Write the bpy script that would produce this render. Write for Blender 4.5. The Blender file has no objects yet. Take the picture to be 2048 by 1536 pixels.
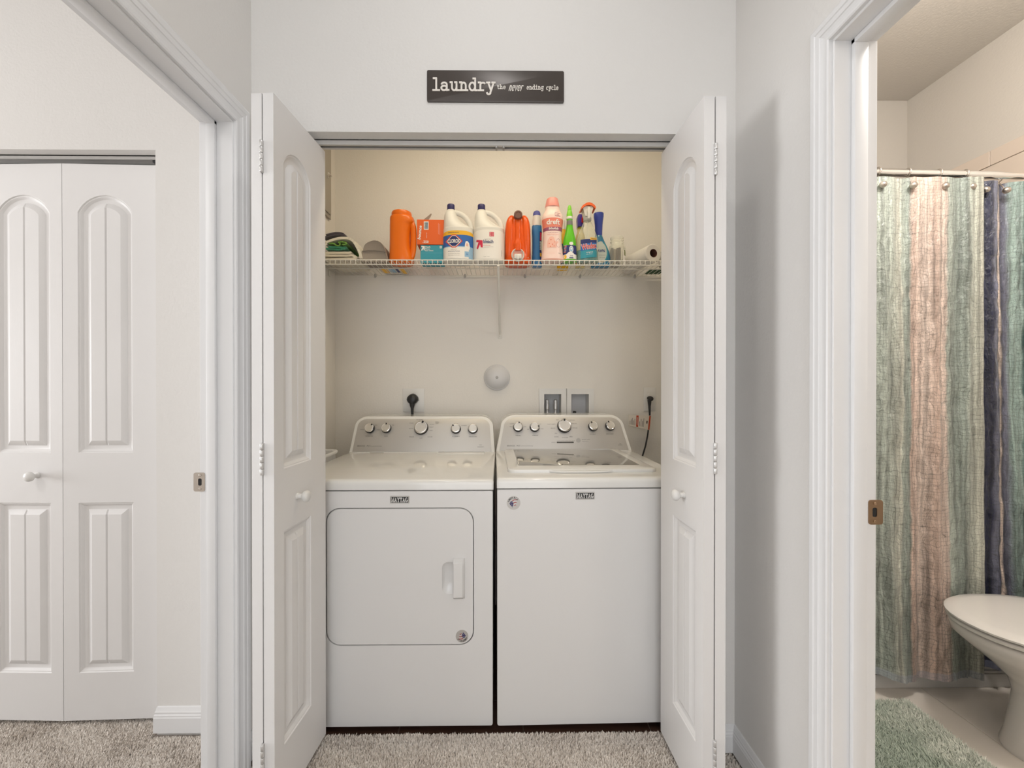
import bpy, bmesh, math, random
import numpy as np
from mathutils import Vector, Matrix, Euler

random.seed(7)
SC = bpy.context.scene
COL = SC.collection
PI = math.pi

# ------------------------------------------------------------------ camera, world, lights, exposure
F_PX, HC = 850.0, 1.2226
YAW, PITCH = 0.011, 0.0035
CX, CY = 1009.35, 775.0
cam_d = bpy.data.cameras.new('camera'); cam = bpy.data.objects.new('camera', cam_d); COL.objects.link(cam)
cam_d.sensor_fit = 'HORIZONTAL'; cam_d.sensor_width = 36.0
cam_d.lens = F_PX / 2048 * 36.0
cam_d.shift_x = (1024 - CX) / 2048; cam_d.shift_y = (CY - 768) / 2048
cam_d.clip_start = 0.02
cam.location = (0, 0, HC); cam.rotation_euler = (PI/2 - PITCH, 0, -YAW)
SC.camera = cam

w = bpy.data.worlds.new('world'); SC.world = w; w.use_nodes = True
w.node_tree.nodes['Background'].inputs[0].default_value = (0.975, 0.988, 1.0, 1)
w.node_tree.nodes['Background'].inputs[1].default_value = 2.1

def area(name, loc, rot, size, power, color, size_y=None, shape=None):
    d = bpy.data.lights.new(name, 'AREA'); d.energy = power; d.color = color
    d.shape = shape or ('RECTANGLE' if size_y else 'SQUARE'); d.size = size
    if size_y: d.size_y = size_y
    o = bpy.data.objects.new(name, d); COL.objects.link(o); o.location = loc; o.rotation_euler = rot
    return o
area('hall_ceiling_lamp', (0.0, 0.75, 2.88), (0, 0, 0), 0.16, 2.4, (1.0, 0.98, 0.96), shape='DISK')
area('rear_hall_ceiling_lamp', (0.1, -1.5, 2.88), (0, 0, 0), 0.5, 3.0, (1.0, 0.98, 0.96), shape='DISK')
area('bedroom_window', (-5.85, 0.45, 1.35), (0, -PI/2, 0), 1.5, 95.0, (0.97, 0.98, 1.0), size_y=1.5)
area('bedroom_ceiling_lamp', (-2.4, 0.0, 2.88), (0, 0, 0), 0.4, 10.0, (1.0, 0.97, 0.94), shape='DISK')
area('closet_ceiling_lamp', (0.05, 1.74, 2.74), (0, 0, 0), 1.2, 5.8, (1.0, 0.87, 0.63), size_y=0.12)
area('bathroom_ceiling_lamp', (1.70, 0.55, 2.84), (0, 0, 0), 0.30, 3.0, (1.0, 0.92, 0.84), shape='DISK')
area('bathroom_vanity_lamp', (1.95, -1.1, 2.1), (math.radians(75), 0, 0), 0.7, 6.0, (1.0, 0.91, 0.82), size_y=0.2)

pl_d = bpy.data.lights.new('bathroom_fill_light', 'POINT'); pl_d.energy = 35.0; pl_d.color = (1.0, 0.94, 0.88); pl_d.shadow_soft_size = 0.12
pl_o = bpy.data.objects.new('bathroom_fill_light', pl_d); COL.objects.link(pl_o); pl_o.location = (1.45, 1.02, 2.50)  # added unseen fill, lifts bathroom walls and ceiling while sparing the door jamb

SC.view_settings.view_transform = 'Standard'; SC.view_settings.look = 'None'
SC.view_settings.gamma = 1.0; SC.view_settings.use_curve_mapping = False
SC.view_settings.exposure = 0.38

# ------------------------------------------------------------------ helpers
_R = Euler((PI/2 - PITCH, 0, -YAW)).to_matrix()
def at(px, py, Y=None, X=None, Z=None):
    """point of the photograph's pixel at a known distance (plane Y, X or Z)"""
    d = _R @ Vector(((px - CX) / F_PX, -(py - CY) / F_PX, -1.0))
    if Y is not None: t = Y / d.y
    elif X is not None: t = X / d.x
    else: t = (Z - HC) / d.z
    return Vector((0, 0, HC)) + d * t

def lin(c):
    c = c / 255.0
    return c / 12.92 if c <= 0.04045 else ((c + 0.055) / 1.055) ** 2.4
def rgb(r, g, b): return (lin(r), lin(g), lin(b), 1.0)

MATS = {}
def mat(name, color, rough=0.5, metal=0.0, bump=0.0, bscale=80.0, var=0.0, vscale=6.0, spec=0.5, coat=0.0, detail=3.0, trans=0.0, ior=1.45, sheen=0.0, stretch=None):
    if name in MATS: return MATS[name]
    m = bpy.data.materials.new(name); m.use_nodes = True
    nt = m.node_tree; b = nt.nodes['Principled BSDF']
    b.inputs['Base Color'].default_value = color
    b.inputs['Roughness'].default_value = rough; b.inputs['Metallic'].default_value = metal
    b.inputs['Specular IOR Level'].default_value = spec
    b.inputs['Coat Weight'].default_value = coat; b.inputs['Coat Roughness'].default_value = 0.05
    b.inputs['Transmission Weight'].default_value = trans; b.inputs['IOR'].default_value = ior
    b.inputs['Sheen Weight'].default_value = sheen
    tc = nt.nodes.new('ShaderNodeTexCoord'); src = tc.outputs['Object']
    if stretch:
        mp = nt.nodes.new('ShaderNodeMapping'); mp.inputs['Scale'].default_value = stretch
        nt.links.new(src, mp.inputs['Vector']); src = mp.outputs['Vector']
    if var > 0:
        n = nt.nodes.new('ShaderNodeTexNoise'); n.inputs['Scale'].default_value = vscale; n.inputs['Detail'].default_value = 4
        nt.links.new(src, n.inputs['Vector'])
        mx = nt.nodes.new('ShaderNodeMix'); mx.data_type = 'RGBA'
        mx.inputs[6].default_value = tuple(c * (1 - var) for c in color[:3]) + (1,)
        mx.inputs[7].default_value = tuple(min(1, c * (1 + var)) for c in color[:3]) + (1,)
        nt.links.new(n.outputs['Fac'], mx.inputs[0]); nt.links.new(mx.outputs[2], b.inputs['Base Color'])
    if bump > 0:
        n = nt.nodes.new('ShaderNodeTexNoise'); n.inputs['Scale'].default_value = bscale; n.inputs['Detail'].default_value = detail
        nt.links.new(src, n.inputs['Vector'])
        bp = nt.nodes.new('ShaderNodeBump'); bp.inputs['Strength'].default_value = bump; bp.inputs['Distance'].default_value = 0.004
        nt.links.new(n.outputs['Fac'], bp.inputs['Height']); nt.links.new(bp.outputs['Normal'], b.inputs['Normal'])
    MATS[name] = m
    return m

class MB:
    """collects shapes and links them as ONE mesh object"""
    def __init__(s): s.v = []; s.f = []; s.m = []
    def add(s, vs, fs, mi=0):
        o = len(s.v); s.v += [tuple(p) for p in vs]
        for f in fs: s.f.append(tuple(i + o for i in f)); s.m.append(mi)
        return s
    def bm(s, b, mi=0):
        b.verts.index_update(); s.add([v.co for v in b.verts], [[v.index for v in f.verts] for f in b.faces], mi); b.free(); return s
    def box(s, a, c, r=0.0, seg=2, mi=0):
        b = bmesh.new(); bmesh.ops.create_cube(b, size=1.0)
        a = Vector(a); c = Vector(c); d = c - a
        for v in b.verts: v.co = Vector((a.x + (v.co.x + .5) * d.x, a.y + (v.co.y + .5) * d.y, a.z + (v.co.z + .5) * d.z))
        if r > 0: bmesh.ops.bevel(b, geom=list(b.edges), offset=min(r, .49 * min(abs(x) for x in d)), segments=seg, affect='EDGES', profile=0.5)
        return s.bm(b, mi)
    def loft(s, rings, mi=0, cap=True, closed=True):
        n = len(rings[0]); vs = [p for r in rings for p in r]; fs = []
        for i in range(len(rings) - 1):
            for j in range(n if closed else n - 1):
                k = (j + 1) % n
                fs.append((i*n + j, i*n + k, (i+1)*n + k, (i+1)*n + j))
        if cap: fs.append(tuple(range(n - 1, -1, -1))); fs.append(tuple((len(rings)-1)*n + j for j in range(n)))
        return s.add(vs, fs, mi)
    def lathe(s, prof, n=28, c=(0, 0, 0), axis='z', mi=0, cap=True):
        rings = []
        for r, z in prof:
            ring = []
            for j in range(n):
                a = 2*PI*j/n; x, y = r*math.cos(a), r*math.sin(a)
                if axis == 'z': p = (c[0]+x, c[1]+y, c[2]+z)
                elif axis == 'y': p = (c[0]+x, c[1]-z, c[2]+y)       # profile runs toward the viewer (-y)
                else: p = (c[0]+z, c[1]+x, c[2]+y)
                ring.append(p)
            rings.append(ring)
        return s.loft(rings, mi, cap)
    def tube(s, path, r, n=8, mi=0, flat=1.0, cap=True):
        P = [Vector(p) for p in path]; rings = []; up = Vector((0, 0, 1))
        rs = r if isinstance(r, (list, tuple)) else [r]*len(P)
        prev = None
        for i, p in enumerate(P):
            t = (P[min(i+1, len(P)-1)] - P[max(i-1, 0)]).normalized()
            if prev is None:
                a = t.cross(up if abs(t.z) < .95 else Vector((0, 1, 0))).normalized()
            else:
                a = (prev - t * prev.dot(t)).normalized()
            prev = a; b = t.cross(a)
            rings.append([p + a*rs[i]*math.cos(2*PI*j/n) + b*rs[i]*flat*math.sin(2*PI*j/n) for j in range(n)])
        return s.loft(rings, mi, cap)
    def build(s, name, mats, parent=None, smooth=35, kind=None):
        me = bpy.data.meshes.new(name); me.from_pydata(s.v, [], s.f)
        for m in (mats if isinstance(mats, (list, tuple)) else [mats]): me.materials.append(m)
        if len(me.materials) > 1: me.polygons.foreach_set('material_index', s.m)
        b = bmesh.new(); b.from_mesh(me); bmesh.ops.recalc_face_normals(b, faces=b.faces); b.to_mesh(me); b.free()
        if smooth:
            me.polygons.foreach_set('use_smooth', [True]*len(me.polygons)); me.set_sharp_from_angle(angle=math.radians(smooth))
        o = bpy.data.objects.new(name, me); COL.objects.link(o)
        if parent: o.parent = parent
        if kind: o['kind'] = kind
        return o

def thing(name, label, cat, loc=(0, 0, 0), rz=0.0, group=None):
    o = bpy.data.objects.new(name, None); COL.objects.link(o); o.empty_display_size = .05
    o.location = loc; o.rotation_euler = (0, 0, rz); o['label'] = label; o['category'] = cat
    if group: o['group'] = group
    return o
def tag(o, label, cat, group=None):
    o['label'] = label; o['category'] = cat
    if group: o['group'] = group
    return o
def struct(name, mb, m, smooth=0, label=None):
    o = mb.build(name, m, smooth=smooth); o['kind'] = 'structure'
    if label: o['label'] = label
    return o
def sroot(name, label=None, loc=(0, 0, 0)):
    o = bpy.data.objects.new(name, None); COL.objects.link(o); o.empty_display_size = .05; o.location = loc
    o['kind'] = 'structure'
    if label: o['label'] = label
    return o

def ray_poly(c, a, poly):
    dx, dz = math.cos(a), math.sin(a); best = None
    for i in range(len(poly)):
        p, q = poly[i], poly[(i+1) % len(poly)]
        ex, ez = q[0]-p[0], q[1]-p[1]; den = dx*ez - dz*ex
        if abs(den) < 1e-12: continue
        t = ((p[0]-c[0])*ez - (p[1]-c[1])*ex) / den; u = ((p[0]-c[0])*dz - (p[1]-c[1])*dx) / den
        if t > 0 and -1e-7 <= u <= 1+1e-7 and (best is None or t > best): best = t
    return (c[0]+dx*best, c[1]+dz*best)
def hole_loops(outer, inner):
    c = (sum(p[0] for p in inner)/len(inner), sum(p[1] for p in inner)/len(inner))
    an = sorted({round(math.atan2(p[1]-c[1], p[0]-c[0]), 6) for p in list(outer)+list(inner)})
    return [ray_poly(c, a, outer) for a in an], [ray_poly(c, a, inner) for a in an]
def rrect(x0, z0, x1, z1, r, n=7):
    pts = []
    for cx, cz, a0 in ((x1-r, z0+r, -90), (x1-r, z1-r, 0), (x0+r, z1-r, 90), (x0+r, z0+r, 180)):
        for i in range(n+1):
            a = math.radians(a0 + 90*i/n); pts.append((cx+r*math.cos(a), cz+r*math.sin(a)))
    return pts

# text: Blender's own font, fitted to a box given in metres
_TC = {}
def text_mesh(s, bold=0.0, shear=0.0, space=1.0):
    k = (s, bold, shear, space)
    if k in _TC: return _TC[k]
    c = bpy.data.curves.new('t', 'FONT'); c.body = s; c.offset = bold; c.shear = shear; c.space_character = space
    c.resolution_u = 3; c.dimensions = '2D'; c.fill_mode = 'BOTH'
    o = bpy.data.objects.new('t', c); COL.objects.link(o)
    dg = bpy.context.evaluated_depsgraph_get(); dg.update()
    me = bpy.data.meshes.new_from_object(o.evaluated_get(dg))
    vs = [(v.co.x, v.co.y) for v in me.vertices]; fs = [tuple(p.vertices) for p in me.polygons]
    bpy.data.objects.remove(o); bpy.data.curves.remove(c); bpy.data.meshes.remove(me)
    _TC[k] = (vs, fs); return _TC[k]
def text_in(mb, s, cx, cz, wd, ht, surf, mi, bold=0.0, shear=0.0, rot=0.0):
    vs, fs = text_mesh(s, bold, shear)
    if not vs: return
    x0, x1 = min(p[0] for p in vs), max(p[0] for p in vs); z0, z1 = min(p[1] for p in vs), max(p[1] for p in vs)
    out = []
    for x, z in vs:
        u = (x-(x0+x1)/2)/(x1-x0)*wd; v = (z-(z0+z1)/2)/(z1-z0)*ht
        xx, zz = cx + u*math.cos(rot) - v*math.sin(rot), cz + u*math.sin(rot) + v*math.cos(rot)
        out.append(surf(xx, zz))
    mb.add(out, fs, mi)

# slab-serif stroke letters (typewriter look); strokes flagged 1 are serifs
def arc(cx, cz, rx, rz, a0, a1, n=12):
    return [(cx+rx*math.cos(math.radians(a0+(a1-a0)*i/n)), cz+rz*math.sin(math.radians(a0+(a1-a0)*i/n))) for i in range(n+1)]
ARCH = [(.2, .55)] + arc(.45, .62, .25, .36, 165, 0, 10) + [(.7, 0)]
G = {
 'l': (.75, [(0, [(.38, 1.5), (.38, 0)]), (1, [(.05, 1.5), (.38, 1.5)]), (1, [(0, 0), (.75, 0)])]),
 'a': (.95, [(0, arc(.4, .72, .3, .26, 165, 0, 8) + [(.7, .05)]), (0, arc(.38, .29, .32, .29, 0, 360, 14)), (1, [(.7, 0), (.95, .03)])]),
 'u': (.95, [(0, [(.2, 1)] + arc(.46, .36, .26, .36, 180, 350, 9) + [(.73, .5)]), (0, [(.73, 1), (.73, 0)]), (1, [(0, 1), (.2, 1)]), (1, [(.53, 1), (.73, 1)]), (1, [(.73, 0), (.95, 0)])]),
 'n': (.92, [(0, [(.2, 1), (.2, 0)]), (0, ARCH), (1, [(0, 1), (.2, 1)]), (1, [(0, 0), (.4, 0)]), (1, [(.52, 0), (.92, 0)])]),
 'd': (.95, [(0, arc(.38, .5, .33, .5, 0, 360, 16)), (0, [(.72, 1.5), (.72, 0)]), (1, [(.48, 1.5), (.72, 1.5)]), (1, [(.72, 0), (.95, 0)])]),
 'r': (.82, [(0, [(.22, 1), (.22, 0)]), (0, [(.22, .5)] + arc(.52, .68, .3, .3, 170, 45, 8)), (1, [(0, 1), (.22, 1)]), (1, [(0, 0), (.58, 0)])]),
 'y': (.95, [(0, [(.15, 1), (.48, .05)]), (0, [(.8, 1), (.42, -.22)] + arc(.22, -.3, .2, .17, 10, -180, 8)), (1, [(0, 1), (.33, 1)]), (1, [(.6, 1), (.95, 1)])]),
 't': (.75, [(0, [(.3, 1.4), (.3, .25)] + arc(.5, .22, .2, .22, 180, 320, 7)), (0, [(.03, 1), (.65, 1)])]),
 'h': (.92, [(0, [(.2, 1.5), (.2, 0)]), (0, ARCH), (1, [(0, 1.5), (.2, 1.5)]), (1, [(0, 0), (.4, 0)]), (1, [(.52, 0), (.92, 0)])]),
 'e': (.82, [(0, [(.08, .52), (.74, .52)] + arc(.41, .5, .34, .5, 5, 315, 14))]),
 'v': (.86, [(0, [(.1, 1), (.43, 0), (.76, 1)]), (1, [(0, 1), (.26, 1)]), (1, [(.6, 1), (.86, 1)])]),
 'i': (.75, [(0, [(.38, 1), (.38, 0)]), (0, [(.38, 1.32), (.38, 1.5)]), (1, [(.08, 1), (.38, 1)]), (1, [(0, 0), (.75, 0)])]),
 'g': (.85, [(0, arc(.36, .6, .3, .4, 0, 360, 14)), (0, [(.67, 1), (.67, -.15)] + arc(.38, -.18, .29, .27, 0, -160, 8)), (1, [(.67, .98), (.85, .98)])]),
 'c': (.8, [(0, arc(.42, .5, .34, .5, 45, 315, 13))]),
 'M': (1.15, [(0, [(.15, 0), (.15, 1), (.57, .1), (1.0, 1), (1.0, 0)]), (1, [(0, 0), (.3, 0)]), (1, [(.85, 0), (1.15, 0)]), (1, [(0, 1), (.15, 1)]), (1, [(1, 1), (1.15, 1)])]),
 'A': (1.0, [(0, [(.15, 0), (.5, 1), (.85, 0)]), (0, [(.28, .34), (.72, .34)]), (1, [(0, 0), (.3, 0)]), (1, [(.7, 0), (1, 0)])]),
 'Y': (1.0, [(0, [(.15, 1), (.5, .45), (.85, 1)]), (0, [(.5, .45), (.5, 0)]), (1, [(0, 1), (.3, 1)]), (1, [(.7, 1), (1, 1)]), (1, [(.33, 0), (.67, 0)])]),
 'T': (.95, [(0, [(.05, 1), (.9, 1)]), (0, [(.475, 1), (.475, 0)]), (1, [(.05, 1), (.05, .78)]), (1, [(.9, 1), (.9, .78)]), (1, [(.3, 0), (.65, 0)])]),
 'G': (1.0, [(0, arc(.5, .5, .4, .5, 50, 330, 14)), (0, [(.88, .05), (.88, .42)]), (1, [(.62, .42), (1, .42)])]),
}
def ribbon(mb, pts, wd, tr, mi, ext):
    n = len(pts); L, Rr = [], []
    for i in range(n):
        p = pts[i]; a = pts[max(i-1, 0)]; b = pts[min(i+1, n-1)]
        if pts[0] == pts[-1] or (abs(pts[0][0]-pts[-1][0]) < 1e-6 and abs(pts[0][1]-pts[-1][1]) < 1e-6):
            a = pts[i-1] if i > 0 else pts[-2]; b = pts[i+1] if i < n-1 else pts[1]
        d1 = Vector((p[0]-a[0], p[1]-a[1])); d2 = Vector((b[0]-p[0], b[1]-p[1]))
        d1 = d1.normalized() if d1.length > 1e-9 else d2.normalized(); d2 = d2.normalized() if d2.length > 1e-9 else d1
        t = (d1 + d2); t = t.normalized() if t.length > 1e-6 else d1
        k = 1 / max(.5, t.dot(d2)); nx, nz = -t.y*wd/2*k, t.x*wd/2*k
        q = p
        if i == 0 and a is p or (i == 0 and a == p): q = (p[0]-d2.x*wd*.35, p[1]-d2.y*wd*.35)
        if i == n-1 and b == p: q = (p[0]+d1.x*wd*.35, p[1]+d1.y*wd*.35)
        L.append((q[0]+nx, q[1]+nz)); Rr.append((q[0]-nx, q[1]-nz))
    fr = [tr(x, z, ext) for x, z in L] + [tr(x, z, ext) for x, z in Rr]
    bk = [tr(x, z, 0) for x, z in L] + [tr(x, z, 0) for x, z in Rr]
    fs = []
    for i in range(n-1):
        fs.append((i, i+1, n+i+1, n+i))
        fs.append((i, i+1, 2*n+i+1, 2*n+i)); fs.append((n+i, n+i+1, 3*n+i+1, 3*n+i))
    fs += [(0, n, 3*n, 2*n), (n-1, 2*n-1, 4*n-1, 3*n-1)]
    mb.add(fr+bk, fs, mi)
def stroke_text(mb, s, x0, z0, xh, total_w, weight, surf, mi=0, serif=True, shear=0.0, ext=.001):
    adv = [G[c][0] + .16 if c != ' ' else .55 for c in s]; k = total_w / (sum(adv) - .16)
    x = 0
    for c, a in zip(s, adv):
        if c != ' ':
            for kk, (fl, pts) in enumerate(G[c][1]):
                if fl and not serif: continue
                q = [((x + p[0]) * k + shear * p[1] * xh, p[1] * xh) for p in pts]
                ribbon(mb, q, weight, lambda a_, b_, e_: surf(x0 + a_, z0 + b_, e_), mi, ext*(1 + .13*kk + (.3 if fl else 0)))
        x += a

# ------------------------------------------------------------------ materials
M_wall = mat('wall_paint', (0.76, 0.745, 0.725, 1), .75, bump=.22, bscale=110, detail=4, spec=.25)
M_wall_cl = mat('wall_paint_warm_lit', (0.79, 0.76, 0.715, 1), .75, bump=.2, bscale=110, detail=4, spec=.25)  # same wall paint, with the closet's warm light tinted into its colour
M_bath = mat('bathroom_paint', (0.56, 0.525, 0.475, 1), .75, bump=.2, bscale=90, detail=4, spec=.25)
M_trim = mat('trim_paint', (0.77, 0.77, 0.775, 1), .38, bump=.03, bscale=30)
M_door = mat('door_paint', (0.77, 0.76, 0.755, 1), .40, bump=.05, bscale=60, stretch=(6, 6, .6))
M_ceil = mat('ceiling_paint', (0.80, 0.78, 0.76, 1), .8, bump=.3, bscale=60)
M_enamel = mat('white_enamel', (0.78, 0.77, 0.76, 1), .22, bump=.015, bscale=25, coat=.3)
M_enamel_top = mat('white_enamel_top', (0.79, 0.78, 0.755, 1), .11, coat=.4, bump=.01, bscale=20)
M_gapd = mat('dark_cabinet_steel', (0.05, 0.055, 0.065, 1), .45, var=.2)
M_silver = mat('silver_fascia', (0.56, 0.54, 0.515, 1), .46, metal=.55, bump=.02, bscale=400, stretch=(1, 40, 40))
M_chrome = mat('chrome', (0.86, 0.85, 0.84, 1), .12, metal=1.0, var=.05)
M_nickel = mat('brushed_nickel', (0.55, 0.50, 0.45, 1), .32, metal=1.0, var=.08)
M_knobface = mat('knob_face', (0.74, 0.71, 0.66, 1), .28, metal=.7, bump=.05, bscale=300)
M_dark = mat('dark_plastic', (0.02, 0.02, 0.022, 1), .4, var=.2)
M_print = mat('print_grey', (0.10, 0.095, 0.09, 1), .6, var=.1)
M_white = mat('white_plastic', (0.74, 0.73, 0.71, 1), .35, var=.02)
M_grey = mat('grey_plastic', (0.42, 0.41, 0.40, 1), .4, var=.05)
M_wire = mat('shelf_wire_vinyl', (0.74, 0.715, 0.66, 1), .35, var=.03)
M_steel = mat('galvanised_steel', (0.40, 0.39, 0.38, 1), .4, metal=.8, var=.15)
M_orange = mat('orange_plastic', rgb(232, 112, 18), .28, var=.06, vscale=9)
M_orange2 = mat('orange_red_plastic', rgb(228, 88, 20), .28, var=.06, vscale=9)
M_hdpe = mat('white_bottle', (0.72, 0.70, 0.66, 1), .33, var=.02)
M_navy = mat('navy_cap', rgb(52, 48, 100), .4, var=.08)
M_signd = mat('sign_metal', rgb(72, 65, 61), .34, metal=.15, var=.12, vscale=14, bump=.02, bscale=150)

# ------------------------------------------------------------------ the setting: shell
YW, YB, YCL = 1.412, 1.520, 2.42          # closet front wall faces, closet back wall
XL, XLo = -0.819, -0.917                  # left hall wall faces
XR, XRo = 0.786, 0.884                    # right hall wall faces
OPL, OPR, OPZ = -0.690, 0.650, 2.062      # laundry opening
CZ = 2.93
struct('wall_closet_front', MB().box((XLo, YW, OPZ), (XRo, YB, CZ)).box((XLo, YW, -.03), (OPL, YB, OPZ)).box((OPR, YW, -.03), (XRo, YB, OPZ)), M_wall)
LD0, LD1, LDZ = .50, 1.314, 2.034         # bedroom doorway in left wall
struct('wall_left', MB().box((XLo, LD1, -.03), (XL, YW, CZ)).box((XLo, LD0, LDZ), (XL, LD1, CZ)).box((XLo, -2.2, -.03), (XL, LD0, CZ)), M_wall)
RD0, RD1, RDZ = .185, .997, 2.038         # bathroom doorway in right wall
struct('wall_right', MB().box((XR, RD1, -.03), (XRo, YW, CZ + .2)).box((XR, RD0, RDZ), (XRo, RD1, CZ + .2)).box((XR, -2.2, -.03), (XRo, RD0, CZ + .2)), M_wall)
# bedroom
BR = -1.211
struct('wall_bedroom', MB().box((BR, 1.51, -.03), (XLo, 1.62, CZ)).box((-6.0, 1.51, 2.052), (BR, 1.62, CZ)).box((-6.0, 1.51, -.03), (BR - 1.45, 1.62, 2.052)), M_wall)
struct('wall_bedroom_rear', MB().box((-6.0, -2.3, -.03), (XLo, -2.2, CZ)), M_wall)
struct('wall_bedroom_left', MB().box((-6.0, -2.2, -.03), (-5.9, 1.62, CZ)), M_wall)
struct('wall_bedroom_closet', MB().box((-6.0, 2.2, -.03), (-1.05, 2.3, CZ)).box((-6.0, 1.62, 2.3), (-1.05, 2.3, 2.4)), M_wall)
# laundry closet interior
CLL, CLR = -0.934, 0.945
bx0, bx1, bz0, bz1 = at(1084, 788, Y=YCL).x, at(1181, 788, Y=YCL).x, 1.00, at(1084, 784, Y=YCL).z
o_, i_ = hole_loops([(CLL-.1, -.03), (CLR+.1, -.03), (CLR+.1, CZ), (CLL-.1, CZ)], [(bx0, bz0), (bx1, bz0), (bx1, bz1), (bx0, bz1)])
mb = MB().loft([[(x, YCL, z) for x, z in o_], [(x, YCL, z) for x, z in i_]], cap=False)
mb.loft([[(x, YCL, z) for x, z in i_], [(x, YCL + .12, z) for x, z in i_]], cap=False)
mb.box((CLL-.1, YCL+.12, -.03), (CLR+.1, YCL+.16, CZ))
struct('wall_closet_back', mb, M_wall_cl)
struct('wall_closet_left', MB().box((CLL-.1, YB, -.03), (CLL, YCL, CZ)), M_wall_cl)
struct('wall_closet_right', MB().box((CLR, YB, -.03), (CLR+.1, YCL, CZ)), M_wall_cl)
# bathroom
BX, BY, BZ = 2.397, 2.48, 2.90
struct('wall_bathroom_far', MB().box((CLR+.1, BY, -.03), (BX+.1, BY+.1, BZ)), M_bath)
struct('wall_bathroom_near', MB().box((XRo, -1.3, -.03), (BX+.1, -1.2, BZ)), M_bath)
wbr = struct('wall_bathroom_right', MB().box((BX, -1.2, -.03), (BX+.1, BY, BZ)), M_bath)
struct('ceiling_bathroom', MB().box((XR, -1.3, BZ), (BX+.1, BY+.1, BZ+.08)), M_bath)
struct('ceiling', MB().box((-6.0, -2.2, CZ), (XRo, YCL+.16, CZ+.08)), M_ceil)

# floor: carpet bed, tuft pile, closet planks, bathroom tiles
M_carpet = mat('carpet_base', rgb(178, 168, 158), .95, bump=1.0, bscale=260, var=.25, vscale=160, spec=.1)
carpet = struct('floor', MB().box((-5.95, -2.2, -.05), (XR, 1.492, -.010)).box((-2.9, 1.492, -.05), (XLo-.0, 2.2, -.010)), M_carpet)
def tufts(name, regions, step, h, m, parent, kind='stuff', seed=3, lean=.45, wdt=.0036, z0=-.0105):
    rng = np.random.default_rng(seed); P = []
    for x0, y0, x1, y1 in regions:
        nx, ny = int((x1-x0)/step), int((y1-y0)/step)
        gx, gy = np.meshgrid(np.arange(nx), np.arange(ny))
        p = np.stack([x0 + (gx.ravel() + rng.random(nx*ny))*step, y0 + (gy.ravel() + rng.random(nx*ny))*step], 1)
        p[:, 0] = np.clip(p[:, 0], x0+.002, x1-.002); p[:, 1] = np.clip(p[:, 1], y0+.002, y1-.002); P.append(p)
    p = np.concatenate(P); n = len(p)
    a = rng.random(n)*2*PI; hh = h*(.85 + .22*rng.random(n))
    patch = np.sin(p[:, 0]*17 + 2*np.sin(p[:, 1]*9)) * np.cos(p[:, 1]*21 + np.sin(p[:, 0]*13))
    la = 1.1 + 1.0*patch + rng.normal(0, 1.1, n); lm = lean*hh*(.5 + rng.random(n))
    dx, dy = np.cos(a)*wdt*.5, np.sin(a)*wdt*.5
    V = np.zeros((n, 5, 3), np.float32)
    for j, (sx, f, zf) in enumerate(((-1, 0, 0), (1, 0, 0), (1.05, .5, .6), (-1.05, .5, .6), (0, 1, 1))):
        V[:, j, 0] = p[:, 0] + sx*dx + lm*np.cos(la)*f; V[:, j, 1] = p[:, 1] + sx*dy + lm*np.sin(la)*f; V[:, j, 2] = z0 + hh*zf
    base = (np.arange(n)*5)[:, None]
    tri = np.concatenate([base + np.array([[0, 1, 2]]), base + np.array([[0, 2, 3]]), base + np.array([[3, 2, 4]])], 1).reshape(-1)
    me = bpy.data.meshes.new(name); me.vertices.add(n*5); me.vertices.foreach_set('co', V.ravel())
    me.loops.add(len(tri)); me.loops.foreach_set('vertex_index', tri.astype(np.int32))
    me.polygons.add(len(tri)//3); me.polygons.foreach_set('loop_start', np.arange(0, len(tri), 3, dtype=np.int32))
    me.update(); me.validate()
    at_ = me.attributes.new('shade', 'FLOAT', 'POINT')
    at_.data.foreach_set('value', np.repeat(np.clip(.5 + .22*patch*.6 + rng.normal(0, .22, n), 0, 1), 5).astype(np.float32))
    me.materials.append(m)
    o = bpy.data.objects.new(name, me); COL.objects.link(o)
    if parent: o.parent = parent
    o['kind'] = kind
    return o
def tuft_mat(name, c0, c1, big=None):
    m = bpy.data.materials.new(name); m.use_nodes = True; nt = m.node_tree; b = nt.nodes['Principled BSDF']
    b.inputs['Roughness'].default_value = .9; b.inputs['Specular IOR Level'].default_value = .15
    a = nt.nodes.new('ShaderNodeAttribute'); a.attribute_name = 'shade'
    mx = nt.nodes.new('ShaderNodeMix'); mx.data_type = 'RGBA'; mx.inputs[6].default_value = c0; mx.inputs[7].default_value = c1
    nt.links.new(a.outputs['Fac'], mx.inputs[0]); out = mx.outputs[2]
    if big:
        tc = nt.nodes.new('ShaderNodeTexCoord'); n = nt.nodes.new('ShaderNodeTexNoise'); n.inputs['Scale'].default_value = 4
        nt.links.new(tc.outputs['Object'], n.inputs['Vector'])
        cr = nt.nodes.new('ShaderNodeValToRGB'); cr.color_ramp.elements[0].position = .42; cr.color_ramp.elements[1].position = .6
        nt.links.new(n.outputs['Fac'], cr.inputs[0])
        m2 = nt.nodes.new('ShaderNodeMix'); m2.data_type = 'RGBA'; m2.blend_type = 'MULTIPLY'
        nt.links.new(cr.outputs[0], m2.inputs[0]); nt.links.new(out, m2.inputs[6]); m2.inputs[7].default_value = big; out = m2.outputs[2]
    nt.links.new(out, b.inputs['Base Color']); return m
tufts('carpet_pile', [(-.80, .75, XR-.014, 1.405), (OPL+.01, 1.405, OPR-.01, 1.496), (-2.35, .85, XLo-.01, 1.492), (XLo-.01, .6, -.80, 1.30), (-1.95, 1.492, BR-.006, 1.60)], .0030, .0110,
      tuft_mat('carpet_yarn', rgb(222, 211, 200), rgb(255, 249, 241)), None)

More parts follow.
